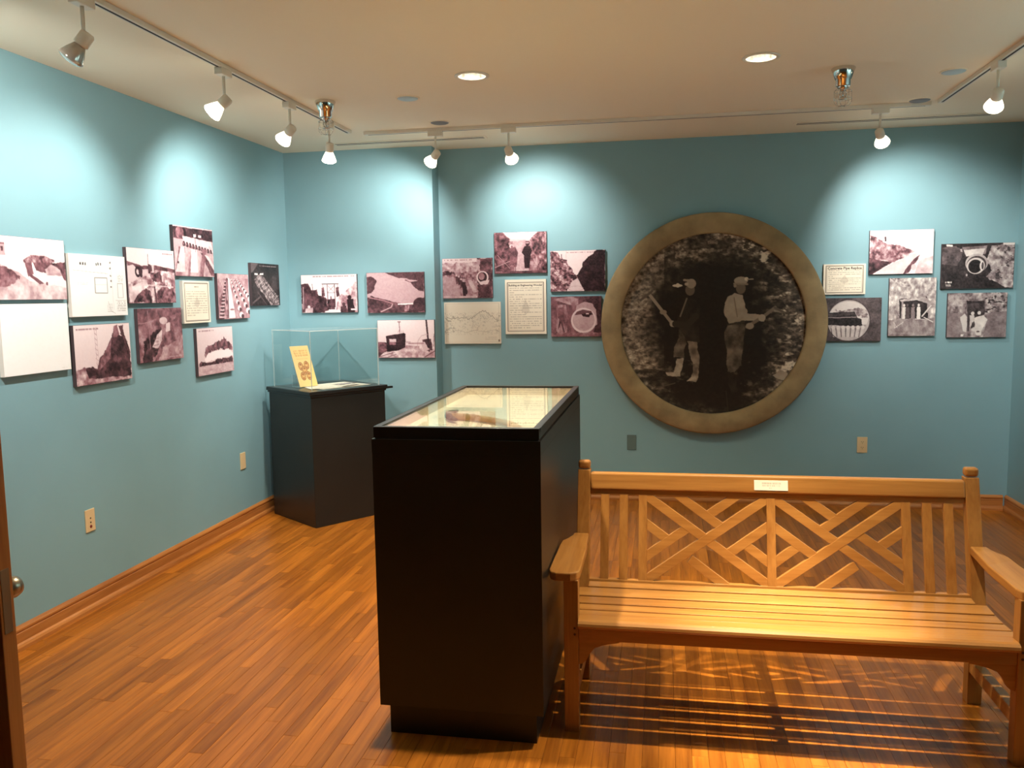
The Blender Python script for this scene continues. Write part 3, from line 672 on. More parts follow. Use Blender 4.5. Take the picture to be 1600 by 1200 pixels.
def p_men(p):
    p._mix(p.U > -1, .46, .3, 9, 8); p.poly([(.16, 0), (.84, 0), (.68, .18), (.34, .18)], .97); p.rect(.30, .17, .72, .22, .8)
    p.poly([(0, 0), (.14, 0), (.30, .18), (.28, .5), (.14, .9), (0, 1)], .30, .24, 12, 10, rag=.06); p.poly([(.86, 0), (1, 0), (1, 1), (.86, .92), (.70, .6), (.68, .2)], .42, .34, 16, 10, rag=.05)
    p.poly([(.36, .22), (.60, .20), (.66, .95), (.38, .95)], .68, .14, 9)
    p.ell(.33, .34, .04, .05, .8); p.poly([(.26, .40), (.40, .36), (.46, .50), (.42, .85), (.28, .85), (.30, .55), (.18, .52)], .34, .15, 12); p.ell(.34, .36, .02, .04, .45)
    p.ell(.635, .29, .032, .055, .12); p.ell(.635, .265, .035, .018, .65); p.poly([(.58, .35), (.69, .34), (.72, .46), (.69, .58), (.67, .88), (.58, .88), (.57, .58), (.52, .50)], .07)
    p.ell(.34, .90, .07, .14, .3, inner=.85); p.line([(.0, .85), (.3, .70)], .012, .66); p.line([(.06, .55), (.3, .88)], .010, .6); p.rect(0, .94, 1, 1, .3, amp=.2); p.rows(.02, .14, .955, .975, 1, .85)
def p_gorge(p):
    p._mix(p.U > -1, .90); p.caption(.3, .8, .04, .5)
    p.poly([(0, .02), (.12, .03), (.20, .18), (.30, .24), (.32, .34), (.40, .46), (.44, .60), (.34, .9), (.3, 1), (0, 1)], .44, .42, 22, 18, rag=.04)
    p.poly([(.84, 0), (1, 0), (1, 1), (.62, 1), (.50, .72), (.47, .60), (.56, .46), (.60, .28), (.74, .12)], .08, .06, 12, rag=.03)
    p.line([(.21, .18), (.205, .09)], .012, .15); p.line([(.20, .22), (.30, .24)], .02, .15); p.line([(.29, .2), (.295, 0)], .010, .8)
    p.poly([(.43, .66), (.49, .64), (.62, 1), (.31, 1)], .82, .04); p.poly([(.40, .64), (.46, .58), (.50, .68), (.42, .74)], .14); p.ell(.465, .93, .14, .06, .55, inner=.93)
def p_tunnel(p):
    p._mix(p.U > -1, .40, .14, 9, 5); p.poly([(.66, 0), (1, 0), (1, 1), (.84, .95), (.9, .6)], .18, .1, 12); p.poly([(.06, .06), (.40, .0), (.55, .06), (.54, .20), (.40, .22), (.12, .10)], .60, .12, 14)
    p.poly([(.12, .20), (.30, .20), (.34, .5), (.32, .9), (.06, .92), (.1, .5)], .46, .2, 14, 5)
    p.poly([(.52, .22), (.66, .14), (.82, .18), (.90, .34), (.92, .7), (.62, .9), (.44, .6)], .68, .05); p.ell(.65, .60, .25, .31, .86); p.ell(.65, .59, .215, .265, .70, .05)
    p.poly([(.47, .46), (.52, .38), (.64, .33), (.80, .37), (.84, .46), (.74, .48), (.66, .43), (.58, .45)], .30); p.poly([(.60, .44), (.82, .42), (.76, .52), (.64, .50)], .12); p.rect(.70, .42, .76, .45, .9)
    p.ell(.155, .25, .02, .03, .6); p.poly([(.14, .30), (.24, .26), (.26, .52), (.20, .64), (.15, .62)], .35, .1); p.line([(.19, .62), (.11, .88)], .03, .2); p.line([(.2, .6), (.26, .88)], .03, .28); p.line([(.15, .56), (.12, .86)], .03, .62)
    p.rect(0, .90, 1, 1, .45, amp=.16)
def p_slope(p):
    p.poly([(0, .10), (.12, .18), (.30, .30), (.50, .36), (.70, .48), (.62, .6), (.36, .74), (.1, .95), (0, 1)], .56, .34, 16, 10, rag=.04)
    p.poly([(0, .62), (.2, .70), (.36, .72), (.14, .92), (.06, 1), (0, 1)], .22, .16, 14); p.poly([(.16, .90), (.62, .58), (.78, .52), (.62, .84), (.52, 1), (.1, 1)], .90, .05)
    p.poly([(.80, .56), (.74, .72), (.62, .98), (.54, 1), (.60, .84), (.70, .66)], .38, .16, 16); p.ell(.70, .85, .04, .07, .85); p.poly([(.78, .7), (1, .6), (1, 1), (.72, 1)], .86, .12, 9); p.line([(.245, .16), (.25, .24)], .025, .15)
def p_saddle(p):
    p._mix(p.U > -1, .13, .07, 6); p.poly([(0, .08), (.2, .05), (.30, .2), (.22, .5), (0, .45)], .30, .12, 9); p.poly([(.28, .08), (.62, .06), (.60, .24), (.34, .26)], .42, .1); p.poly([(.30, .14), (.60, .12), (.56, .28), (.34, .28)], .82, .08)
    p.poly([(.68, .06), (1, .02), (1, 1), (.90, .98), (.62, .76), (.70, .60), (.62, .40), (.66, .2)], .60, .24, 18, 12, rag=.03); p.fleck(24, 16, .70, .2, (p.U > .75) & (p.V < .8))
    p.ell(.485, .44, .155, .21, .74, .1); p.ell(.485, .47, .135, .19, .2); p.ell(.475, .50, .125, .18, .82); p.ell(.468, .51, .095, .15, .06); p.ell(.56, .5, .03, .1, .9); p.ell(.57, .5, .016, .08, .2)
    p.rect(.06, .02, .14, .06, .9, amp=.1); p.rect(.25, .12, .28, .18, .7)
    for x in (.06, .078, .096, .114, .132): p.rect(x, .84, x+.013, .875, .97)
    for x in (.07, .088, .108, .126): p.line([(x, .905), (x+.01, .925), (x+.006, .945)], .008, .95)
    p.rect(.84, -.02, 1, .05, .86); p.ell(.355, .70, .012, .03, .7)
def p_portal(p):
    p._mix(p.U > -1, .74, .26, 14, 12); p.poly([(0, 0), (.3, 0), (.45, .14), (.30, .16)], .6, .3, 20); p.poly([(.22, .36), (.80, .33), (.84, .40), (.84, .70), (.24, .70)], .12, .08)
    p.poly([(.22, .37), (.5, .35), (.78, .33), (.9, .42), (.88, .46), (.6, .38), (.26, .41)], .72, .14); p.rect(.27, .40, .31, .74, .6); p.rect(.82, .44, .86, .60, .6)
    for x, v in ((.33, .9), (.52, .5), (.64, .95), (.40, .3)): p.ell(x, .47, .024, .025, v); p.poly([(x-.035, .50), (x+.035, .50), (x+.05, .71), (x-.04, .71)], v)
    p.poly([(0, .72), (.3, .70), (.75, .72), (1, .68), (1, 1), (0, 1)], .56, .16, 10, 9); p.line([(.12, .76), (.14, .86), (.32, .76)], .014, .85); p.line([(.12, .76), (.2, .86)], .010, .85); p.line([(.90, .48), (.72, .66)], .03, .85); p.line([(.95, .76), (.76, .68)], .02, .88)
    p.rows(.04, .55, .945, .97, 1, .85)
def p_crew(p):
    p._mix(p.U > -1, .58, .28, 13, 9); p.poly([(.32, .18), (.62, .18), (.64, .42), (.56, .7), (.40, .78), (.34, .6)], .22, .14, 12); p.rect(.33, .20, .62, .23, .12); p.poly([(0, .45), (.3, .45), (.36, 1), (0, 1)], .52, .1, 9); p.poly([(.68, .45), (1, .42), (1, 1), (.62, 1)], .48, .1, 9)
    p.poly([(.22, .55), (.30, .46), (.34, .6), (.33, .88), (.28, .86)], .85); p.rect(.345, .25, .375, .86, .2); p.ell(.43, .46, .03, .04, .86); p.poly([(.38, .50), (.46, .50), (.46, .62), (.39, .8)], .80); p.ell(.54, .45, .03, .04, .86)
    p.poly([(.46, .56), (.62, .50), (.68, .60), (.60, .84), (.48, .88)], .86, .08); p.poly([(.48, .80), (.60, .80), (.58, .96), (.50, .96)], .78, .1); p.ell(.53, .87, .03, .02, .35); p.rect(.24, .93, .29, .98, .95); p.poly([(.42, .66), (.47, .76), (.40, .82)], .15)
    p.fleck(20, 24, .68, .18, (p.U > .62) & (p.V < .45))
def p_pipes_view(p):
    p.grad(.28, .22); p._mix(p.U > -1, .26, .08, 6); p.ell(.44, .52, .36, .47, .70, .05); p.ell(.44, .46, .34, .38, .84); p._mix((((p.U-.44)/.34)**2+((p.V-.46)/.38)**2 < 1) & (p.V > .62), .62, .1, 20)
    p.poly([(.18, .30), (.36, .24), (.5, .28), (.62, .20), (.74, .28), (.78, .42), (.2, .42)], .55, .22, 20, rag=.08); p.poly([(.06, .34), (.54, .32), (.60, .46), (.66, .50), (.68, .64), (.60, .66), (.08, .62), (.06, .48)], .08, .06, 30)
    p.poly([(.08, .36), (.52, .34), (.56, .40), (.10, .42)], .22, .1, 30); p.rect(.08, .44, .58, .46, .55)
    for k in range(7):
        x = .15+.085*k; p.poly([(x, .68), (x+.055, .66), (x+.05+.02*(3-k)*.5, .90), (x+.01*(3-k), .90)], .78, .05); p.ell(x+.03, .68, .03, .045, .84); p.line([(x-.008, .70), (x+.01*(3-k)-.006, .9)], .012, .25)
    p.ell(.44, .52, .375, .485, .2, inner=.965)

LW = dict(axis=0, val=XL); AW = dict(axis=1, val=YBL); BW = dict(axis=1, val=YB)
board(**LW, corners=[(-18, 369), (100, 373), (104, 467), (-14, 470)], fn=p_arch, label='photograph of a stone arch and pale bank on left wall', bg=.97, seed=1, n=130)
board(**LW, corners=[(0, 476), (106, 473), (110, 577), (5, 590)], fn=p_blank, label='blank looking bright white panel low on left wall', bg=.98, seed=2, tint=5, name='white_panel', cat='panel', n=60, bgmat='foam_white')
board(**LW, corners=[(106, 397), (194, 400), (200, 492), (113, 496)], fn=p_plan, label='cream engineering drawing with faint line plans on left wall', bg=.97, seed=3, tint=5, name='drawing_board', cat='drawing', bgmat='foam_white', n=120)
board(**LW, corners=[(114, 509), (202, 504), (206, 590), (120, 606)], fn=p_tower, label='photograph of a tall dark timber tower on left wall', bg=.95, seed=4)
board(**LW, corners=[(195, 386), (271, 392), (275, 473), (203, 474)], fn=p_crane, label='photograph of pipe sections and a mast at a dig site', bg=.95, seed=5)
board(**LW, corners=[(214, 483), (283, 480), (287, 560), (219, 567)], fn=p_trench, label='dusky photograph of a pipe climbing a rocky trench', bg=.5, seed=6)
board(**LW, corners=[(268, 351), (331, 359), (335, 433), (275, 431)], fn=p_yard, label='photograph of a pipe yard, highest on the left wall', bg=.7, seed=7)
board(**LW, corners=[(284, 438), (326, 440), (330, 503), (289, 506)], fn=p_text_small, label='small cream bordered text panel on left wall', bg=.96, seed=8, tint=3, name='text_panel', cat='text panel', bgmat='foam_white', mat='print_paper', group='text panels')
board(**LW, corners=[(306, 514), (362, 509), (366, 579), (311, 588)], fn=p_train, label='photograph of a steam train with dark smoke cloud', bg=.9, seed=9)
board(**LW, corners=[(338, 426), (387, 430), (391, 497), (343, 499)], fn=p_rows_pipe, label='photograph of long rows of white pipes running into distance', bg=.7, seed=10)
board(**LW, corners=[(391, 411), (435, 413), (438, 477), (395, 478)], fn=p_night, label='nearly black photograph of a lit structure near the corner', bg=.1, seed=11, tint=1)
board(**AW, corners=[(469, 430), (556, 428), (560, 487), (473, 490)], fn=p_machine, label='photograph of a gantry machine between earth banks in alcove', bg=.96, seed=12)
board(**AW, corners=[(572, 427), (662, 424), (664, 487), (575, 490)], fn=p_lake, label='pinkish photograph of a wide lake among dark hills', bg=.7, seed=13)
board(**AW, corners=[(589, 501), (678, 499), (680, 558), (592, 560)], fn=p_shed, label='photograph of a dark shed with pole, lowest in alcove', bg=.9, seed=14)
board(**BW, corners=[(691, 404), (769, 403), (770, 466), (692, 466)], fn=p_road, label='photograph of people on a road beside a pipe mouth', bg=.7, seed=15)
board(**BW, corners=[(694, 473), (782, 471), (783, 536), (695, 538)], fn=p_map, label='cream map with one jagged line across on back wall', bg=.9, seed=16, tint=3, name='map_board', cat='map', bgmat='foam_white', n=130)
board(**BW, corners=[(772, 363), (854, 362), (854, 426), (773, 428)], fn=p_men, label='purplish photograph of two men walking in a cutting', bg=.5, seed=17)
board(**BW, corners=[(789, 437), (853, 436), (854, 521), (790, 523)], fn=p_text_big, label='tall cream text panel with border left of the round picture', bg=.95, seed=18, tint=3, name='text_panel', cat='text panel', bgmat='foam_white', mat='print_paper', group='text panels', title=('Building an Engineering Wonder', .107, .0205))
board(**BW, corners=[(860, 391), (945, 391), (946, 455), (860, 455)], fn=p_gorge, label='photograph of a pipe between rubble and a black bank', bg=.9, seed=19)
board(**BW, corners=[(861, 463), (940, 463), (939, 526), (861, 526)], fn=p_tunnel, label='photograph of a wide pale pipe mouth in a tunnel, touching the disc', bg=.4, seed=20)
board(**BW, corners=[(1287, 414), (1353, 411), (1352, 459), (1286, 461)], fn=p_text_wide, label='wide cream text panel with border right of the round picture', bg=.95, seed=21, tint=3, name='text_panel', cat='text panel', bgmat='foam_white', mat='print_paper', group='text panels', title=('Concrete Pipe Replica', .14, .026))
board(**BW, corners=[(1359, 361), (1459, 357), (1458, 427), (1358, 429)], fn=p_slope, label='overlit photograph of a white pipe along a slope', bg=.98, seed=22, n=124)
board(**BW, corners=[(1471, 382), (1586, 378), (1583, 449), (1471, 452)], fn=p_saddle, label='dark photograph of a round pipe end beside pale rocks', bg=.2, seed=23, tint=1, n=130)
board(**BW, corners=[(1390, 435), (1463, 433), (1461, 525), (1387, 525)], fn=p_portal, label='photograph of figures standing in a timbered tunnel portal', bg=.7, seed=24, tint=1)
board(**BW, corners=[(1481, 459), (1574, 456), (1572, 526), (1479, 528)], fn=p_crew, label='photograph of a seated crew at a rocky shaft', bg=.6, seed=25, tint=1)
board(**BW, corners=[(1286, 466), (1378, 465), (1376, 533), (1286, 533)], fn=p_pipes_view, label='photograph of stacked pipes seen through a round opening', bg=.3, seed=26, tint=1, n=124)

# ------------------------------------------------------------------ round pipe ring with the miners' photograph
def p_miners(p):
    X = lambda x: (x-625)/930+.5
    Y = lambda y: (y-602)/908+.5
    Q = lambda *a: [(X(x), Y(y)) for x, y in a]
    def E(x, y, rx, ry, v, **k): p.ell(X(x), Y(y), rx/930, ry/908, v, **k)
    dx, dy = p.U-.5, p.V-.5
    t = np.clip((np.hypot(dx/.34, (dy-.06)/.46)-.82+.25*(p.fbm(9)-.5))/.40, 0, 1)
    rock = p.fbm(34, 56, 5)**2*1.2; rk2 = p.fbm(60, 70, 3)
    p.g = .075+.03*(rk2-.5)+t*(.30*rock+.10*rk2)
    p.g += np.clip((p.fbm(22, 42, 4)-.55)*3.6, 0, 1)*t*(.46*(dx > .16)*(dy < .30)+.30*(dy < -.30)*(dx > -.2)+.12)*(.5+rk2)
    p.g += np.clip((dx < -.26)*(dy < .25)*t*.22*(.3+rk2), 0, 1)
    p.g += np.clip((p.fbm(22, 36, 4)-.62)*3, 0, 1)*(dy > .20)*(dy < .40)*(abs(dx) > .10)*.22
    p.poly(Q((930, 860), (980, 835), (1010, 850), (990, 885), (950, 880)), .6, .1)
    # left figure
    p.line(Q((305, 445), (432, 606)), .017, .55); p.line(Q((262, 475), (320, 432)), .014, .28); E(378, 538, 18, 12, .5); E(425, 597, 14, 16, .62)
    p.poly(Q((497, 462), (540, 468), (566, 510), (560, 600), (562, 688), (452, 690), (462, 620), (440, 600), (470, 540)), .12, .05, 20); p.line(Q((440, 598), (500, 606), (545, 560)), .035, .15); p.line(Q((498, 470), (465, 560)), .008, .4)
    E(514, 428, 24, 28, .34); E(520, 396, 24, 24, .58); p.line(Q((484, 378), (530, 382)), .012, .6); E(450, 405, 26, 7, .85); E(452, 404, 10, 11, .95); E(496, 398, 10, 8, .7)
    p.poly(Q((464, 622), (452, 690), (432, 722), (430, 768), (482, 772), (498, 700)), .30, .12, 24); p.poly(Q((500, 690), (552, 686), (566, 772), (560, 806), (528, 806)), .42, .14, 20)
    p.poly(Q((446, 772), (482, 776), (468, 866), (408, 862), (392, 846), (436, 842)), .66, .12, 24); p.poly(Q((530, 808), (562, 802), (556, 870), (546, 896), (500, 894), (526, 872)), .50, .2, 30)
    # right figure
    p.poly(Q((735, 442), (776, 452), (790, 500), (800, 556), (862, 556), (890, 566), (884, 590), (856, 586), (782, 590), (708, 602), (690, 560), (686, 500), (702, 466)), .62, .07, 14)
    p.line(Q((735, 470), (752, 565)), .006, .45); E(768, 424, 24, 28, .36); E(739, 410, 8, 10, .5); E(768, 386, 34, 20, .60); p.line(Q((735, 400), (800, 404)), .010, .5); E(795, 378, 10, 9, .9); p.line(Q((800, 380), (828, 379)), .006, .6)
    p.line(Q((800, 616), (880, 566), (938, 522)), .018, .42); E(815, 612, 20, 16, .60); E(874, 572, 18, 18, .66); p.line(Q((936, 522), (985, 548)), .012, .3)
    p.poly(Q((706, 600), (788, 594), (784, 660), (776, 760), (776, 800), (744, 846), (706, 842), (702, 760), (690, 680), (692, 640)), .31, .14, 20); p.line(Q((706, 604), (786, 592)), .010, .15); p.poly(Q((706, 846), (744, 848), (750, 920), (780, 950), (730, 950), (712, 900)), .13, .08)
    p.line(Q((700, 940), (712, 1050)), .006, .14); p.line(Q((440, 900), (330, 930)), .006, .25)
dc = Vector((.359, YB, 1.372)); dth = .085; RO, RI = .826, .674
ringo = thing('pipe_ring_picture', 'large round black and white photograph of two miners in a concrete ring', 'picture', tuple(dc))
MB().lathe([(RI, .026), (RI, dth-.008), (RI+.008, dth), (RO-.012, dth), (RO, dth-.012), (RO, .026), (RI, .026)], dc-Vector((0, .001, 0)), (0, -1, 0), 128).build('concrete_ring', 'concrete', ringo, org=dc)
MB().lathe([(.0001, .048), (RI+.002, .048), (RI+.002, .002), (.0001, .002)], dc, (0, -1, 0), 96, False).build('backing', 'slot_black', ringo, org=dc)
pm = Pic(380, 1.0, .07, 77); p_miners(pm); pm.g = np.clip(pm.g*1.15-.015, 0, 1)
print_sheet('print', pm, 2, (dc.x-RI, dc.y-.050, dc.z+RI), (2*RI, 0, 0), (0, 0, -2*RI), 'print_photo', ringo, dc, circle=True)

# ------------------------------------------------------------------ wall plates
def plate(axis, val, px, py, label, w=.072, h=.118, mat='ivory_plastic', kind='duplex'):
    p = on(px, py, axis, val); n = Vector((1, 0, 0)) if axis == 0 else Vector((0, -1, 0)); s = Vector((0, 1, 0)) if axis == 0 else Vector((1, 0, 0)); up = Vector((0, 0, 1))
    t = thing('wall_plate', label, 'outlet', tuple(p))
    def slab(c, hw, hh, d0, d1): return MB().prism([c+n*d0+s*a*hw+up*b*hh for a, b in ((-1, -1), (1, -1), (1, 1), (-1, 1))], n*(d1-d0))
    slab(p, w/2, h/2, 0, .006).build('cover', mat, t, org=p, bevel=.002)
    if kind == 'duplex':
        for k in (-1, 1):
            c = p+up*k*.021; f = slab(c, .016, .0145, .005, .0075).build('socket', mat, t, org=p, bevel=.001)
            for q in (-1, 1): slab(c+s*q*.0065+up*.003, .0013, .004, .007, .0078).build('contact_slot', 'outlet_hole', f, org=p)
            slab(c-up*.007, .0022, .0022, .007, .0078).build('contact_slot', 'outlet_hole', f, org=p)
    elif kind == 'jack':
        for z, m_, r_ in ((.012, 'outlet_hole', .004), (-.010, 'outlet_hole', .004), (-.032, 'red_jack', .008)):
            MB().lathe([(.0001, .008), (r_, .008), (r_+.001, .005)], p+up*z, n, 12).build('jack', m_, t, org=p)
    else:
        for z in (.035, -.035): MB().lathe([(.0001, .0075), (.003, .007), (.0035, .005)], p+up*z, n, 10).build('screw', mat, t, org=p)
plate(0, XL, 140, 813, 'cream jack plate with a red button on left wall', kind='jack')
plate(0, XL, 379, 720, 'plain cream cover plate on left wall beside the corner pedestal', kind='blank')
plate(1, YB, 1347, 695, 'cream duplex outlet on back wall right of the disc')
plate(1, YB, 987, 691, 'slate coloured blank plate on back wall below the disc', mat='slate_plastic', kind='blank')

# ------------------------------------------------------------------ tall black display case with glass lid
cx0, cx1, cy0, cy1 = -1.018, -.412, 2.79, 4.175
case = thing('display_case', 'long black display case with glass top beside the bench', 'display case', ((cx0+cx1)/2, (cy0+cy1)/2, 0)); co = LOC(case)
MB().box(cx0+.028, cx1-.030, cy0+.030, cy1-.03, 0, .122).build('toe_kick', 'black_paint', case, org=co)
MB().box(cx0, cx1, cy0, cy1, .118, 1.058).build('body', 'black_paint', case, org=co, bevel=.002)
def frame4(x0, x1, y0, y1, z0, z1, w):
    return (MB().box(x0, x1, y0, y0+w, z0, z1).box(x0, x1, y1-w, y1, z0, z1).box(x0, x0+w, y0+w, y1-w, z0, z1).box(x1-w, x1, y0+w, y1-w, z0, z1))
frame4(cx0, cx1, cy0, cy1, 1.058, 1.106, .02).build('body_rim', 'black_paint', case, org=co)
frame4(cx0+.005, cx1-.005, cy0+.005, cy1-.005, 1.110, 1.150, .024).build('lid_frame', 'black_frame', case, org=co, bevel=.0025)
frame4(cx0+.010, cx1-.010, cy0+.010, cy1-.010, 1.104, 1.112, .014).build('gasket', 'slot_black', case, org=co)
MB().box(cx0+.028, cx1-.028, cy0+.028, cy1-.028, 1.141, 1.1455).build('glass_pane', 'case_glass', case, org=co)
MB().box(cx0+.021, cx1-.021, cy0+.021, cy1-.021, 1.0585, 1.105).build('lined_deck', 'linen_board', case, org=co)
frame4(cx0+.0292, cx1-.0292, cy0+.0292, cy1-.0292, 1.1052, 1.1395, .003).build('lining', 'linen_board', case, org=co)
MB().tube((cx0-.004, cy0+.03, 1.098), (cx0+.004, cy0+.03, 1.098), .006, n=10).build('lock', 'nickel', case, org=co)

def sheet(name, cx, cy, w, h, rz, z, fn, tint, label, cat, group=None, n=80, thick=.0012, mat='print_paper', bg=.95, seed=1):
    e = Vector((math.cos(rz), math.sin(rz), 0)); g = Vector((-math.sin(rz), math.cos(rz), 0)); c = Vector((cx, cy, z))
    o = MB().prism([c-e*w/2-g*h/2, c+e*w/2-g*h/2, c+e*w/2+g*h/2, c-e*w/2+g*h/2], (0, 0, thick)).build(name, 'paper_white', org=c); tag(o, label, cat, group)
    pic = Pic(n, w/h, bg, seed); fn(pic)
    print_sheet('print', pic, tint, c-e*(w/2-.001)+g*(h/2-.001)+Vector((0, 0, thick+.0004)), e*(w-.002), -g*(h-.002), mat, o, c)
    return o
def p_ledger(p): p.rows(.08, .92, .08, .92, 26, .45, .6); p.line([(.04, .04), (.96, .04), (.96, .96), (.04, .96), (.04, .04)], .006, .6)
def p_notice(p): p.rows(.1, .9, .2, .9, 12, .4, .6, [(11, .5)]); p.rows(.25, .75, .07, .13, 1, .2, .8, h=.9)
sheet('map_sheet', -.70, 3.62, .50, .62, 0, 1.1052, p_map, 3, 'large cream map sheet lying under the case glass', 'map', n=110, bg=.92, seed=41)
sheet('document_sheet', -.83, 3.02, .22, .28, .06, 1.1052, p_notice, 3, 'small typed sheet under the case glass beside the pick', 'document', bg=.96, seed=42)
pk = thing('hand_pick', 'rusty pick with pale curved wooden handle under glass', 'tool', (-.66, 3.16, 1.105)); po = LOC(pk)
mb = MB(); pts = [Vector((-.52+.0, 2.98, 1.1203)), Vector((-.56, 3.08, 1.1203)), Vector((-.65, 3.17, 1.1203)), Vector((-.74, 3.24, 1.1203)), Vector((-.86, 3.28, 1.1203))]
for a, b, r0, r1 in zip(pts[:-1], pts[1:], (.013, .012, .012, .013), (.012, .012, .013, .014)): mb.tube(a, b, r0, r1, 14)
mb.build('handle', 'ash_handle', pk, org=po)
hp = [(-.80, 3.16, .006), (-.84, 3.22, .012), (-.865, 3.285, .016), (-.87, 3.35, .012), (-.86, 3.42, .005)]
mb = MB()
for (xa, ya, ra), (xb, yb, rb) in zip(hp[:-1], hp[1:]): mb.tube((xa, ya, 1.123), (xb, yb, 1.123), ra, rb, 10)
mb.build('pick_head', 'iron_brown', pk, org=po)

# ------------------------------------------------------------------ corner pedestal with clear cover
TH = R(54); PO = Vector((-2.40, 5.40, 0)); PA, PB, PZ = .62, .60, .967
ped = thing('corner_pedestal', 'square black pedestal set at an angle in the alcove corner', 'pedestal', tuple(PO), rz=TH)
L0 = (0, 0, 0)
MB().box(0, PA, 0, PB, 0, .925).build('body', 'black_paint', ped, org=L0, bevel=.003)
MB().box(-.008, PA+.008, -.008, PB+.008, .925, .941).build('lower_moulding', 'black_frame', ped, org=L0, bevel=.003)
MB().box(-.016, PA+.016, -.016, PB+.012, .941, PZ).build('top_slab', 'black_frame', ped, org=L0, bevel=.004)
for (a, b, c, d) in ((PA+.006, PA+.070, -.006, .026), (0, .03, PB+.006, PB+.044)):
    MB().box(a, b, c, d, .937, .953).build('latch', 'black_frame', ped, org=L0, bevel=.002)
cov = thing('acrylic_cover', 'clear acrylic box cover standing on the corner pedestal', 'display cover', (PO.x, PO.y, PZ+.0005), rz=TH)
g0, hh, tk = .028, .415, .006
def acry(mb, name, parent, org=L0):
    o = mb.build(name, 'acrylic', parent, org=org); o.data.materials.append(MATS['acrylic_edge'])
    ar = [f.area for f in o.data.polygons]; big = max(ar)
    for f in o.data.polygons:
        if f.area < big*.2: f.material_index = 1
    return o
acry(MB().box(g0, PA-g0, g0, g0+tk, 0, hh), 'acrylic_panel', cov); acry(MB().box(g0, PA-g0, PB-g0-tk, PB-g0, 0, hh), 'acrylic_panel', cov)
acry(MB().box(g0, g0+tk, g0+tk, PB-g0-tk, 0, hh), 'acrylic_panel', cov); acry(MB().box(PA-g0-tk, PA-g0, g0+tk, PB-g0-tk, 0, hh), 'acrylic_panel', cov)
acry(MB().box(g0, PA-g0, g0, PB-g0, hh, hh+tk), 'acrylic_lid', cov)
# things under the cover
def pl(a, b, z=PZ): return PO+Vector((math.cos(TH)*a-math.sin(TH)*b, math.sin(TH)*a+math.cos(TH)*b, z))
c = pl(.34, .25); sheet('newspaper', c.x, c.y, .42, .34, TH+.05, PZ+.0006, p_ledger, 3, 'cream newspaper sheet spread on the pedestal under acrylic', 'newspaper', seed=51, n=90)
c = pl(.20, .18); sheet('letter', c.x, c.y, .21, .15, TH-.25, PZ+.0024, p_notice, 3, 'white letter lying on the newspaper near the front corner', 'letter', seed=52, n=60)
c = pl(.45, .27); sheet('snapshot', c.x, c.y, .16, .09, TH+.15, PZ+.0024, p_lake, 1, 'small grey snapshot lying on the newspaper', 'photograph', seed=53, n=60, bg=.7)
c = pl(.40, .12); sheet('dark_card', c.x, c.y, .17, .035, TH+.3, PZ+.0042, p_night, 1, 'narrow dark card lying on the newspaper', 'card', seed=54, n=60, bg=.1)
# brochure leaning back on a small acrylic easel
def p_brochure(p):
    p.grad(.90, 1.0)
    p.rows(.14, .88, .10, .27, 3, .55, .55, h=.75); p.line([(.16, .12), (.24, .26)], .02, .62); p.line([(.5, .10), (.5, .26)], .02, .62); p.rows(.2, .84, .30, .345, 2, .5, .5)
    for x, y, a in ((.34, .50, 1), (.66, .48, -1), (.5, .60, 0), (.34, .74, 1), (.66, .74, -1)):
        p.ell(x, y, .135, .105, .22); p.ell(x, y, .115, .093, .62, .08); p.ell(x, y-.015, .055, .045, .80); p.ell(x, y-.045, .058, .025, .35); p.poly([(x-.09, y+.07), (x-.03, y+.03), (x+.03, y+.03), (x+.09, y+.07)], .4)
        p.line([(x-.03, y-.02), (x-.015, y-.02)], .012, .4); p.line([(x+.015, y-.02), (x+.03, y-.02)], .012, .4)
b0 = pl(.09, .30, PZ+.006); eb = Vector((.56, .83, 0)).normalized(); nb = Vector((eb.y, -eb.x, 0)); al = R(14); upb = Vector((0, 0, math.cos(al)))-nb*math.sin(al)
upb = (upb - eb*.10).normalized()
BWd, BHt = .150, .305
bo = MB().prism([b0, b0+eb*BWd, b0+eb*BWd+upb*BHt, b0+upb*BHt], -nb.lerp(Vector((0, 0, 0)), 0)*.003).build('brochure', 'paper_white', org=b0)
tag(bo, 'tall yellow brochure with five oval portraits leaning under acrylic', 'brochure')
pb = Pic(90, BWd/BHt, .95, 61); p_brochure(pb)
print_sheet('print', pb, 4, b0+upb*BHt+nb*.0008, eb*BWd, -upb*BHt, 'print_paper', bo, b0)
ez = thing('acrylic_easel', 'small clear acrylic easel propping the brochure', 'easel', tuple(pl(.09, .30, PZ+.001)))
q0 = pl(.09, .30, PZ+.0012)-nb*.006; u2 = upb
acry(MB().prism([q0-nb*.004, q0-nb*.004+eb*.12, q0-nb*.004+eb*.12+u2*.22, q0-nb*.004+u2*.22], -nb*.004), 'back_panel', ez, LOC(ez))
acry(MB().prism([q0-nb*.012, q0-nb*.012+eb*.12, q0+eb*.12-nb*.10, q0-nb*.10], (0, 0, .004)), 'foot', ez, LOC(ez))
acry(MB().prism([q0-nb*.096, q0-nb*.096+eb*.12, q0-nb*.096+eb*.12+Vector((0, 0, .09)), q0-nb*.096+Vector((0, 0, .09))], -nb*.004), 'strut', ez, LOC(ez))

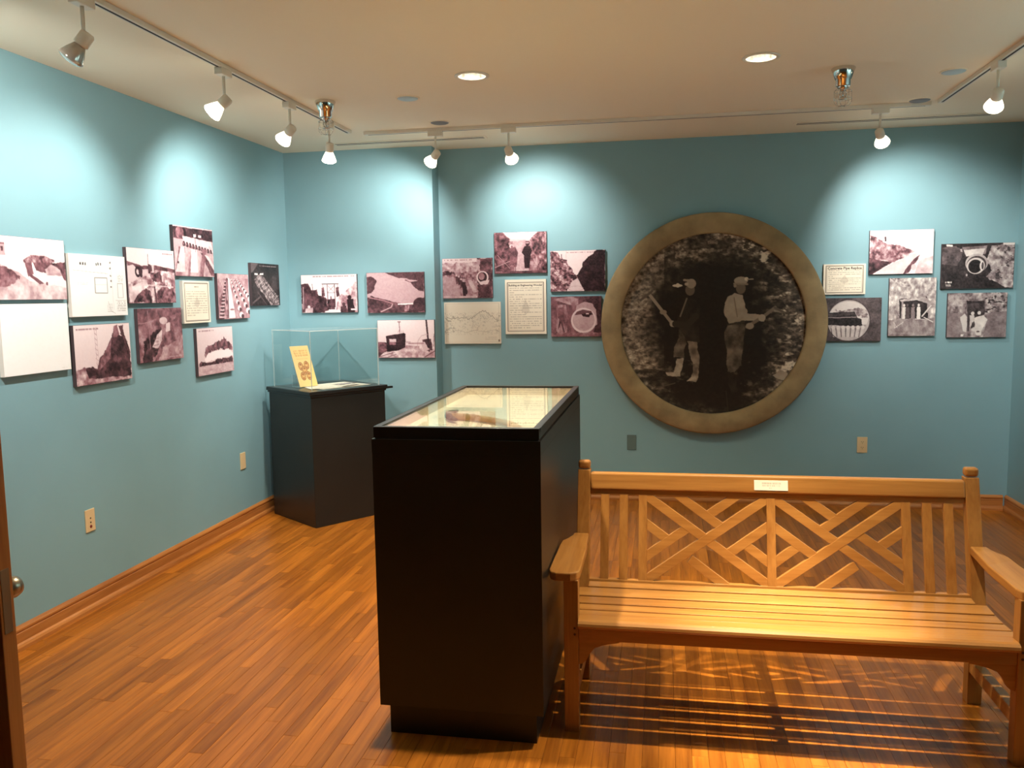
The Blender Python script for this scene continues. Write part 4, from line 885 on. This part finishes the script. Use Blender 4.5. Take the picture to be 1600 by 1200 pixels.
# ------------------------------------------------------------------ wooden bench
BX = .4325
bench = thing('garden_bench', 'honey coloured wooden bench with lattice back and slatted seat', 'bench', (BX, 3.15, 0)); bo_ = LOC(bench)
mx_ = lambda x: 2*BX-x
yb = lambda z: 3.355+.2717*(z-.42)
def bb(mb, name, mat, bevel=.003, parent=bench, seg=2): return mb.build(name, mat, parent, org=bo_, bevel=bevel, seg=seg)
def rake(x0, x1, z0, z1, d0, d1):
    return MB().prism([(x0, yb(z)+d, z) for z, d in ((z0, d0), (z1, d0), (z1, d1), (z0, d1))], (x1-x0, 0, 0))
for sgn in (-1, 1):
    xo, xi = (BX+sgn*.7855, BX+sgn*.7325); xa, xb = min(xo, xi), max(xo, xi)
    lg = bb(MB().box(xa, xb, 2.918, 2.970, 0, .577), 'front_leg', 'bench_wood_z')
    post = MB().prism([(xa, y, z) for y, z in ((3.356, 0), (3.350, .40), (yb(.42), .42), (yb(.868), .868), (yb(.868)+.040, .868), (yb(.42)+.050, .42), (3.408, 0))], (xb-xa, 0, 0))
    pst = bb(post, 'back_post', 'bench_wood_z')
    MB().box(xa+.001, xb-.001, yb(.868)-.001, yb(.868)+.040, .871, .906).build('post_cap', 'bench_wood_z', pst, org=bo_, bevel=.011, seg=4)
    # arm: narrow at the post, wide and rounded at the front
    o_, i_ = (lambda v: BX+sgn*v), None
    plan = [(.735, 3.40), (.795, 3.40), (.800, 3.37), (.815, 3.335), (.834, 3.305), (.838, 3.26), (.841, 3.05), (.841, 2.955), (.834, 2.925), (.812, 2.910), (.76, 2.910), (.738, 2.922), (.728, 2.95), (.728, 3.20)]
    zt = lambda y: .606+.010*max(0, (y-3.25)/.15)
    pts = [(o_(v), y) for v, y in plan]; n = len(pts); arm = MB()
    vs = [(x, y, zt(y)-.032) for x, y in pts]+[(x, y, zt(y)) for x, y in pts]
    arm.add(vs, [tuple(range(n))[::-1], tuple(range(n, 2*n))]+[(k, (k+1) % n, n+(k+1) % n, n+k) for k in range(n)])
    bb(arm, 'armrest', 'bench_wood_y', bevel=.005)
    sa, sb = sorted((BX+sgn*.735, BX+sgn*.772))
    bb(MB().box(sa, sb, 2.968, 3.358, .352, .396), 'side_rail', 'bench_wood_y')
    bb(MB().box(sa, sb, 2.968, 3.358, .130, .180), 'side_stretcher', 'bench_wood_y')
    # curved bracket under the front rail and one under the side rail
    X = lambda v: BX+sgn*(.7325-v)
    br = [(0, .352), (.150, .352), (.145, .346), (.112, .340), (.085, .333), (.058, .322), (.040, .300), (.026, .272), (.014, .262), (0, .258)]
    bb(MB().prism([(X(v), 2.928, z) for v, z in br], (0, .022, 0)), 'bracket', 'bench_wood_x', bevel=.0015)
    br2 = [(2.970, .352), (3.11, .352), (3.08, .338), (3.04, .322), (3.01, .290), (2.99, .255), (2.970, .25)]
    bb(MB().prism([(sa+.006, y, z) for y, z in br2], (sb-sa-.012, 0, 0)), 'bracket', 'bench_wood_y', bevel=.0015)
    for z in (.398, .375):
        MB().tube((BX+sgn*.746, 2.919, z), (BX+sgn*.746, 2.9165, z), .0045, n=10).build('peg', 'dark_peg', lg, org=bo_)
bb(rake(-.30, mx_(-.30), .790, .857, -.004, .032), 'top_rail', 'bench_wood_x', bevel=.008, seg=3)
bb(rake(-.30, mx_(-.30), .768, .789, .010, .030), 'lattice_rail', 'bench_wood_x', bevel=.002)
bb(rake(-.30, mx_(-.30), .398, .432, .008, .032), 'lower_rail', 'bench_wood_x', bevel=.002)
VZ0, VZ1 = .431, .769
for x in (-.238, -.1595, -.081): 
    for xx in (x, mx_(x)): bb(rake(xx-.0172, xx+.0172, VZ0, VZ1, .010, .028), 'back_slat', 'bench_wood_z', bevel=.0015)
bb(rake(BX-.0172, BX+.0172, VZ0, VZ1, .009, .028), 'back_slat', 'bench_wood_z', bevel=.0015)
def clip(poly, x0, x1, z0, z1):
    for ax_, lim, sg in ((0, x0, 1), (0, x1, -1), (1, z0, 1), (1, z1, -1)):
        out = []
        for k in range(len(poly)):
            a, b = poly[k], poly[(k+1) % len(poly)]; da, db = sg*(a[ax_]-lim), sg*(b[ax_]-lim)
            if da >= 0: out.append(a)
            if (da >= 0) != (db >= 0): t = da/(da-db); out.append((a[0]+(b[0]-a[0])*t, a[1]+(b[1]-a[1])*t))
        poly = out
    return poly
LX0, LX1, W = -.064, BX-.017, .035
def strip(p, q, d0, mirror, e0=.03, e1=.014):
    dx_, dz_ = q[0]-p[0], q[1]-p[1]; L = math.hypot(dx_, dz_); ux, uz = dx_/L, dz_/L
    p = (p[0]-ux*e0, p[1]-uz*e0); q = (q[0]+ux*e1, q[1]+uz*e1); nx, nz = -uz*W/2, ux*W/2
    pg = clip([(p[0]+nx, p[1]+nz), (q[0]+nx, q[1]+nz), (q[0]-nx, q[1]-nz), (p[0]-nx, p[1]-nz)], LX0, LX1, VZ0, VZ1)
    if mirror: pg = [(mx_(x), z) for x, z in pg]
    n = len(pg); vs = [(x, yb(z)+d0, z) for x, z in pg]+[(x, yb(z)+.026, z) for x, z in pg]
    mb = MB(); mb.add(vs, [tuple(range(n))[::-1], tuple(range(n, 2*n))]+[(k, (k+1) % n, n+(k+1) % n, n+k) for k in range(n)])
    bb(mb, 'lattice_strip', 'bench_wood_x', bevel=.001)
for mir in (False, True):
    strip((-.064, .764), (.4155, .436), .0112 if not mir else .0104, mir, .05, .05)
    strip((-.064, .436), (.4155, .764), .0104 if not mir else .0112, mir, .05, .05)
    strip((.062, .772), (.222, .660), .0120, mir); strip((.300, .774), (.196, .702), .0126, mir)
    strip((.4155, .653), (.262, .546), .0120, mir); strip((.4155, .523), (.338, .580), .0126, mir)
    strip((-.064, .528), (.090, .634), .0120, mir); strip((-.064, .652), (.014, .598), .0126, mir)
    strip((.240, .431), (.120, .515), .0120, mir, .03, .012)
SL = [(2.987, 3.050, .424, .419), (3.060, 3.124, .418, .415), (3.134, 3.203, .415, .416), (3.213, 3.292, .417, .422), (3.302, 3.349, .423, .428)]
for k, (y0, y1, za, zb) in enumerate(SL):
    xe = .7655 if y1 < 3.3 else .7325-.002
    bb(MB().prism([(BX-xe, y, z) for y, z in ((y0, za-.019), (y0, za), (y1, zb), (y1, zb-.019))], (2*xe, 0, 0)), 'seat_slat', 'bench_wood_x', bevel=.003)
bb(MB().prism([(BX-.7325, y, z) for y, z in ((2.916, .398), (2.901, .405), (2.896, .414), (2.898, .423), (2.906, .430), (2.918, .433), (2.976, .428), (2.978, .424), (2.978, .408), (2.976, .398))], (1.465, 0, 0)), 'front_slat', 'bench_wood_x', bevel=0)
bb(MB().box(BX-.7325, BX+.7325, 2.921, 2.946, .352, .398), 'front_rail', 'bench_wood_x')
bb(MB().box(BX-.7325, BX+.7325, 3.352, 3.374, .345, .397), 'back_rail', 'bench_wood_x')
bb(MB().box(BX-.016, BX+.016, 2.946, 3.352, .350, .398), 'seat_bearer', 'bench_wood_y')
# plaque on the top rail
zc, hx, hz_ = .8225, .066, .0195; pq = MB()
pq.prism([(BX+a*hx, yb(zc+b*hz_)-.0045, zc+b*hz_) for a, b in ((-1, -1), (1, -1), (1, 1), (-1, 1))], (0, -.0015, 0))
pqo = bb(pq, 'plaque', 'paper_white', bevel=0)
pqo['label'] = 'small cream plaque'
def p_plaque(p): p.rows(.22, .80, .24, .40, 1, .45, .5, h=.8); p.rows(.25, .76, .48, .62, 1, .45, .5, h=.8); p.rows(.44, .58, .70, .82, 1, .5, .5, h=.8)
pp = Pic(60, 132/39, .95, 71); p_plaque(pp)
print_sheet('engraving', pp, 3, (BX-hx, yb(zc+hz_)-.0064, zc+hz_), (2*hx, 0, 0), (0, yb(zc-hz_)-yb(zc+hz_), -2*hz_), 'print_paper', pqo, bo_)
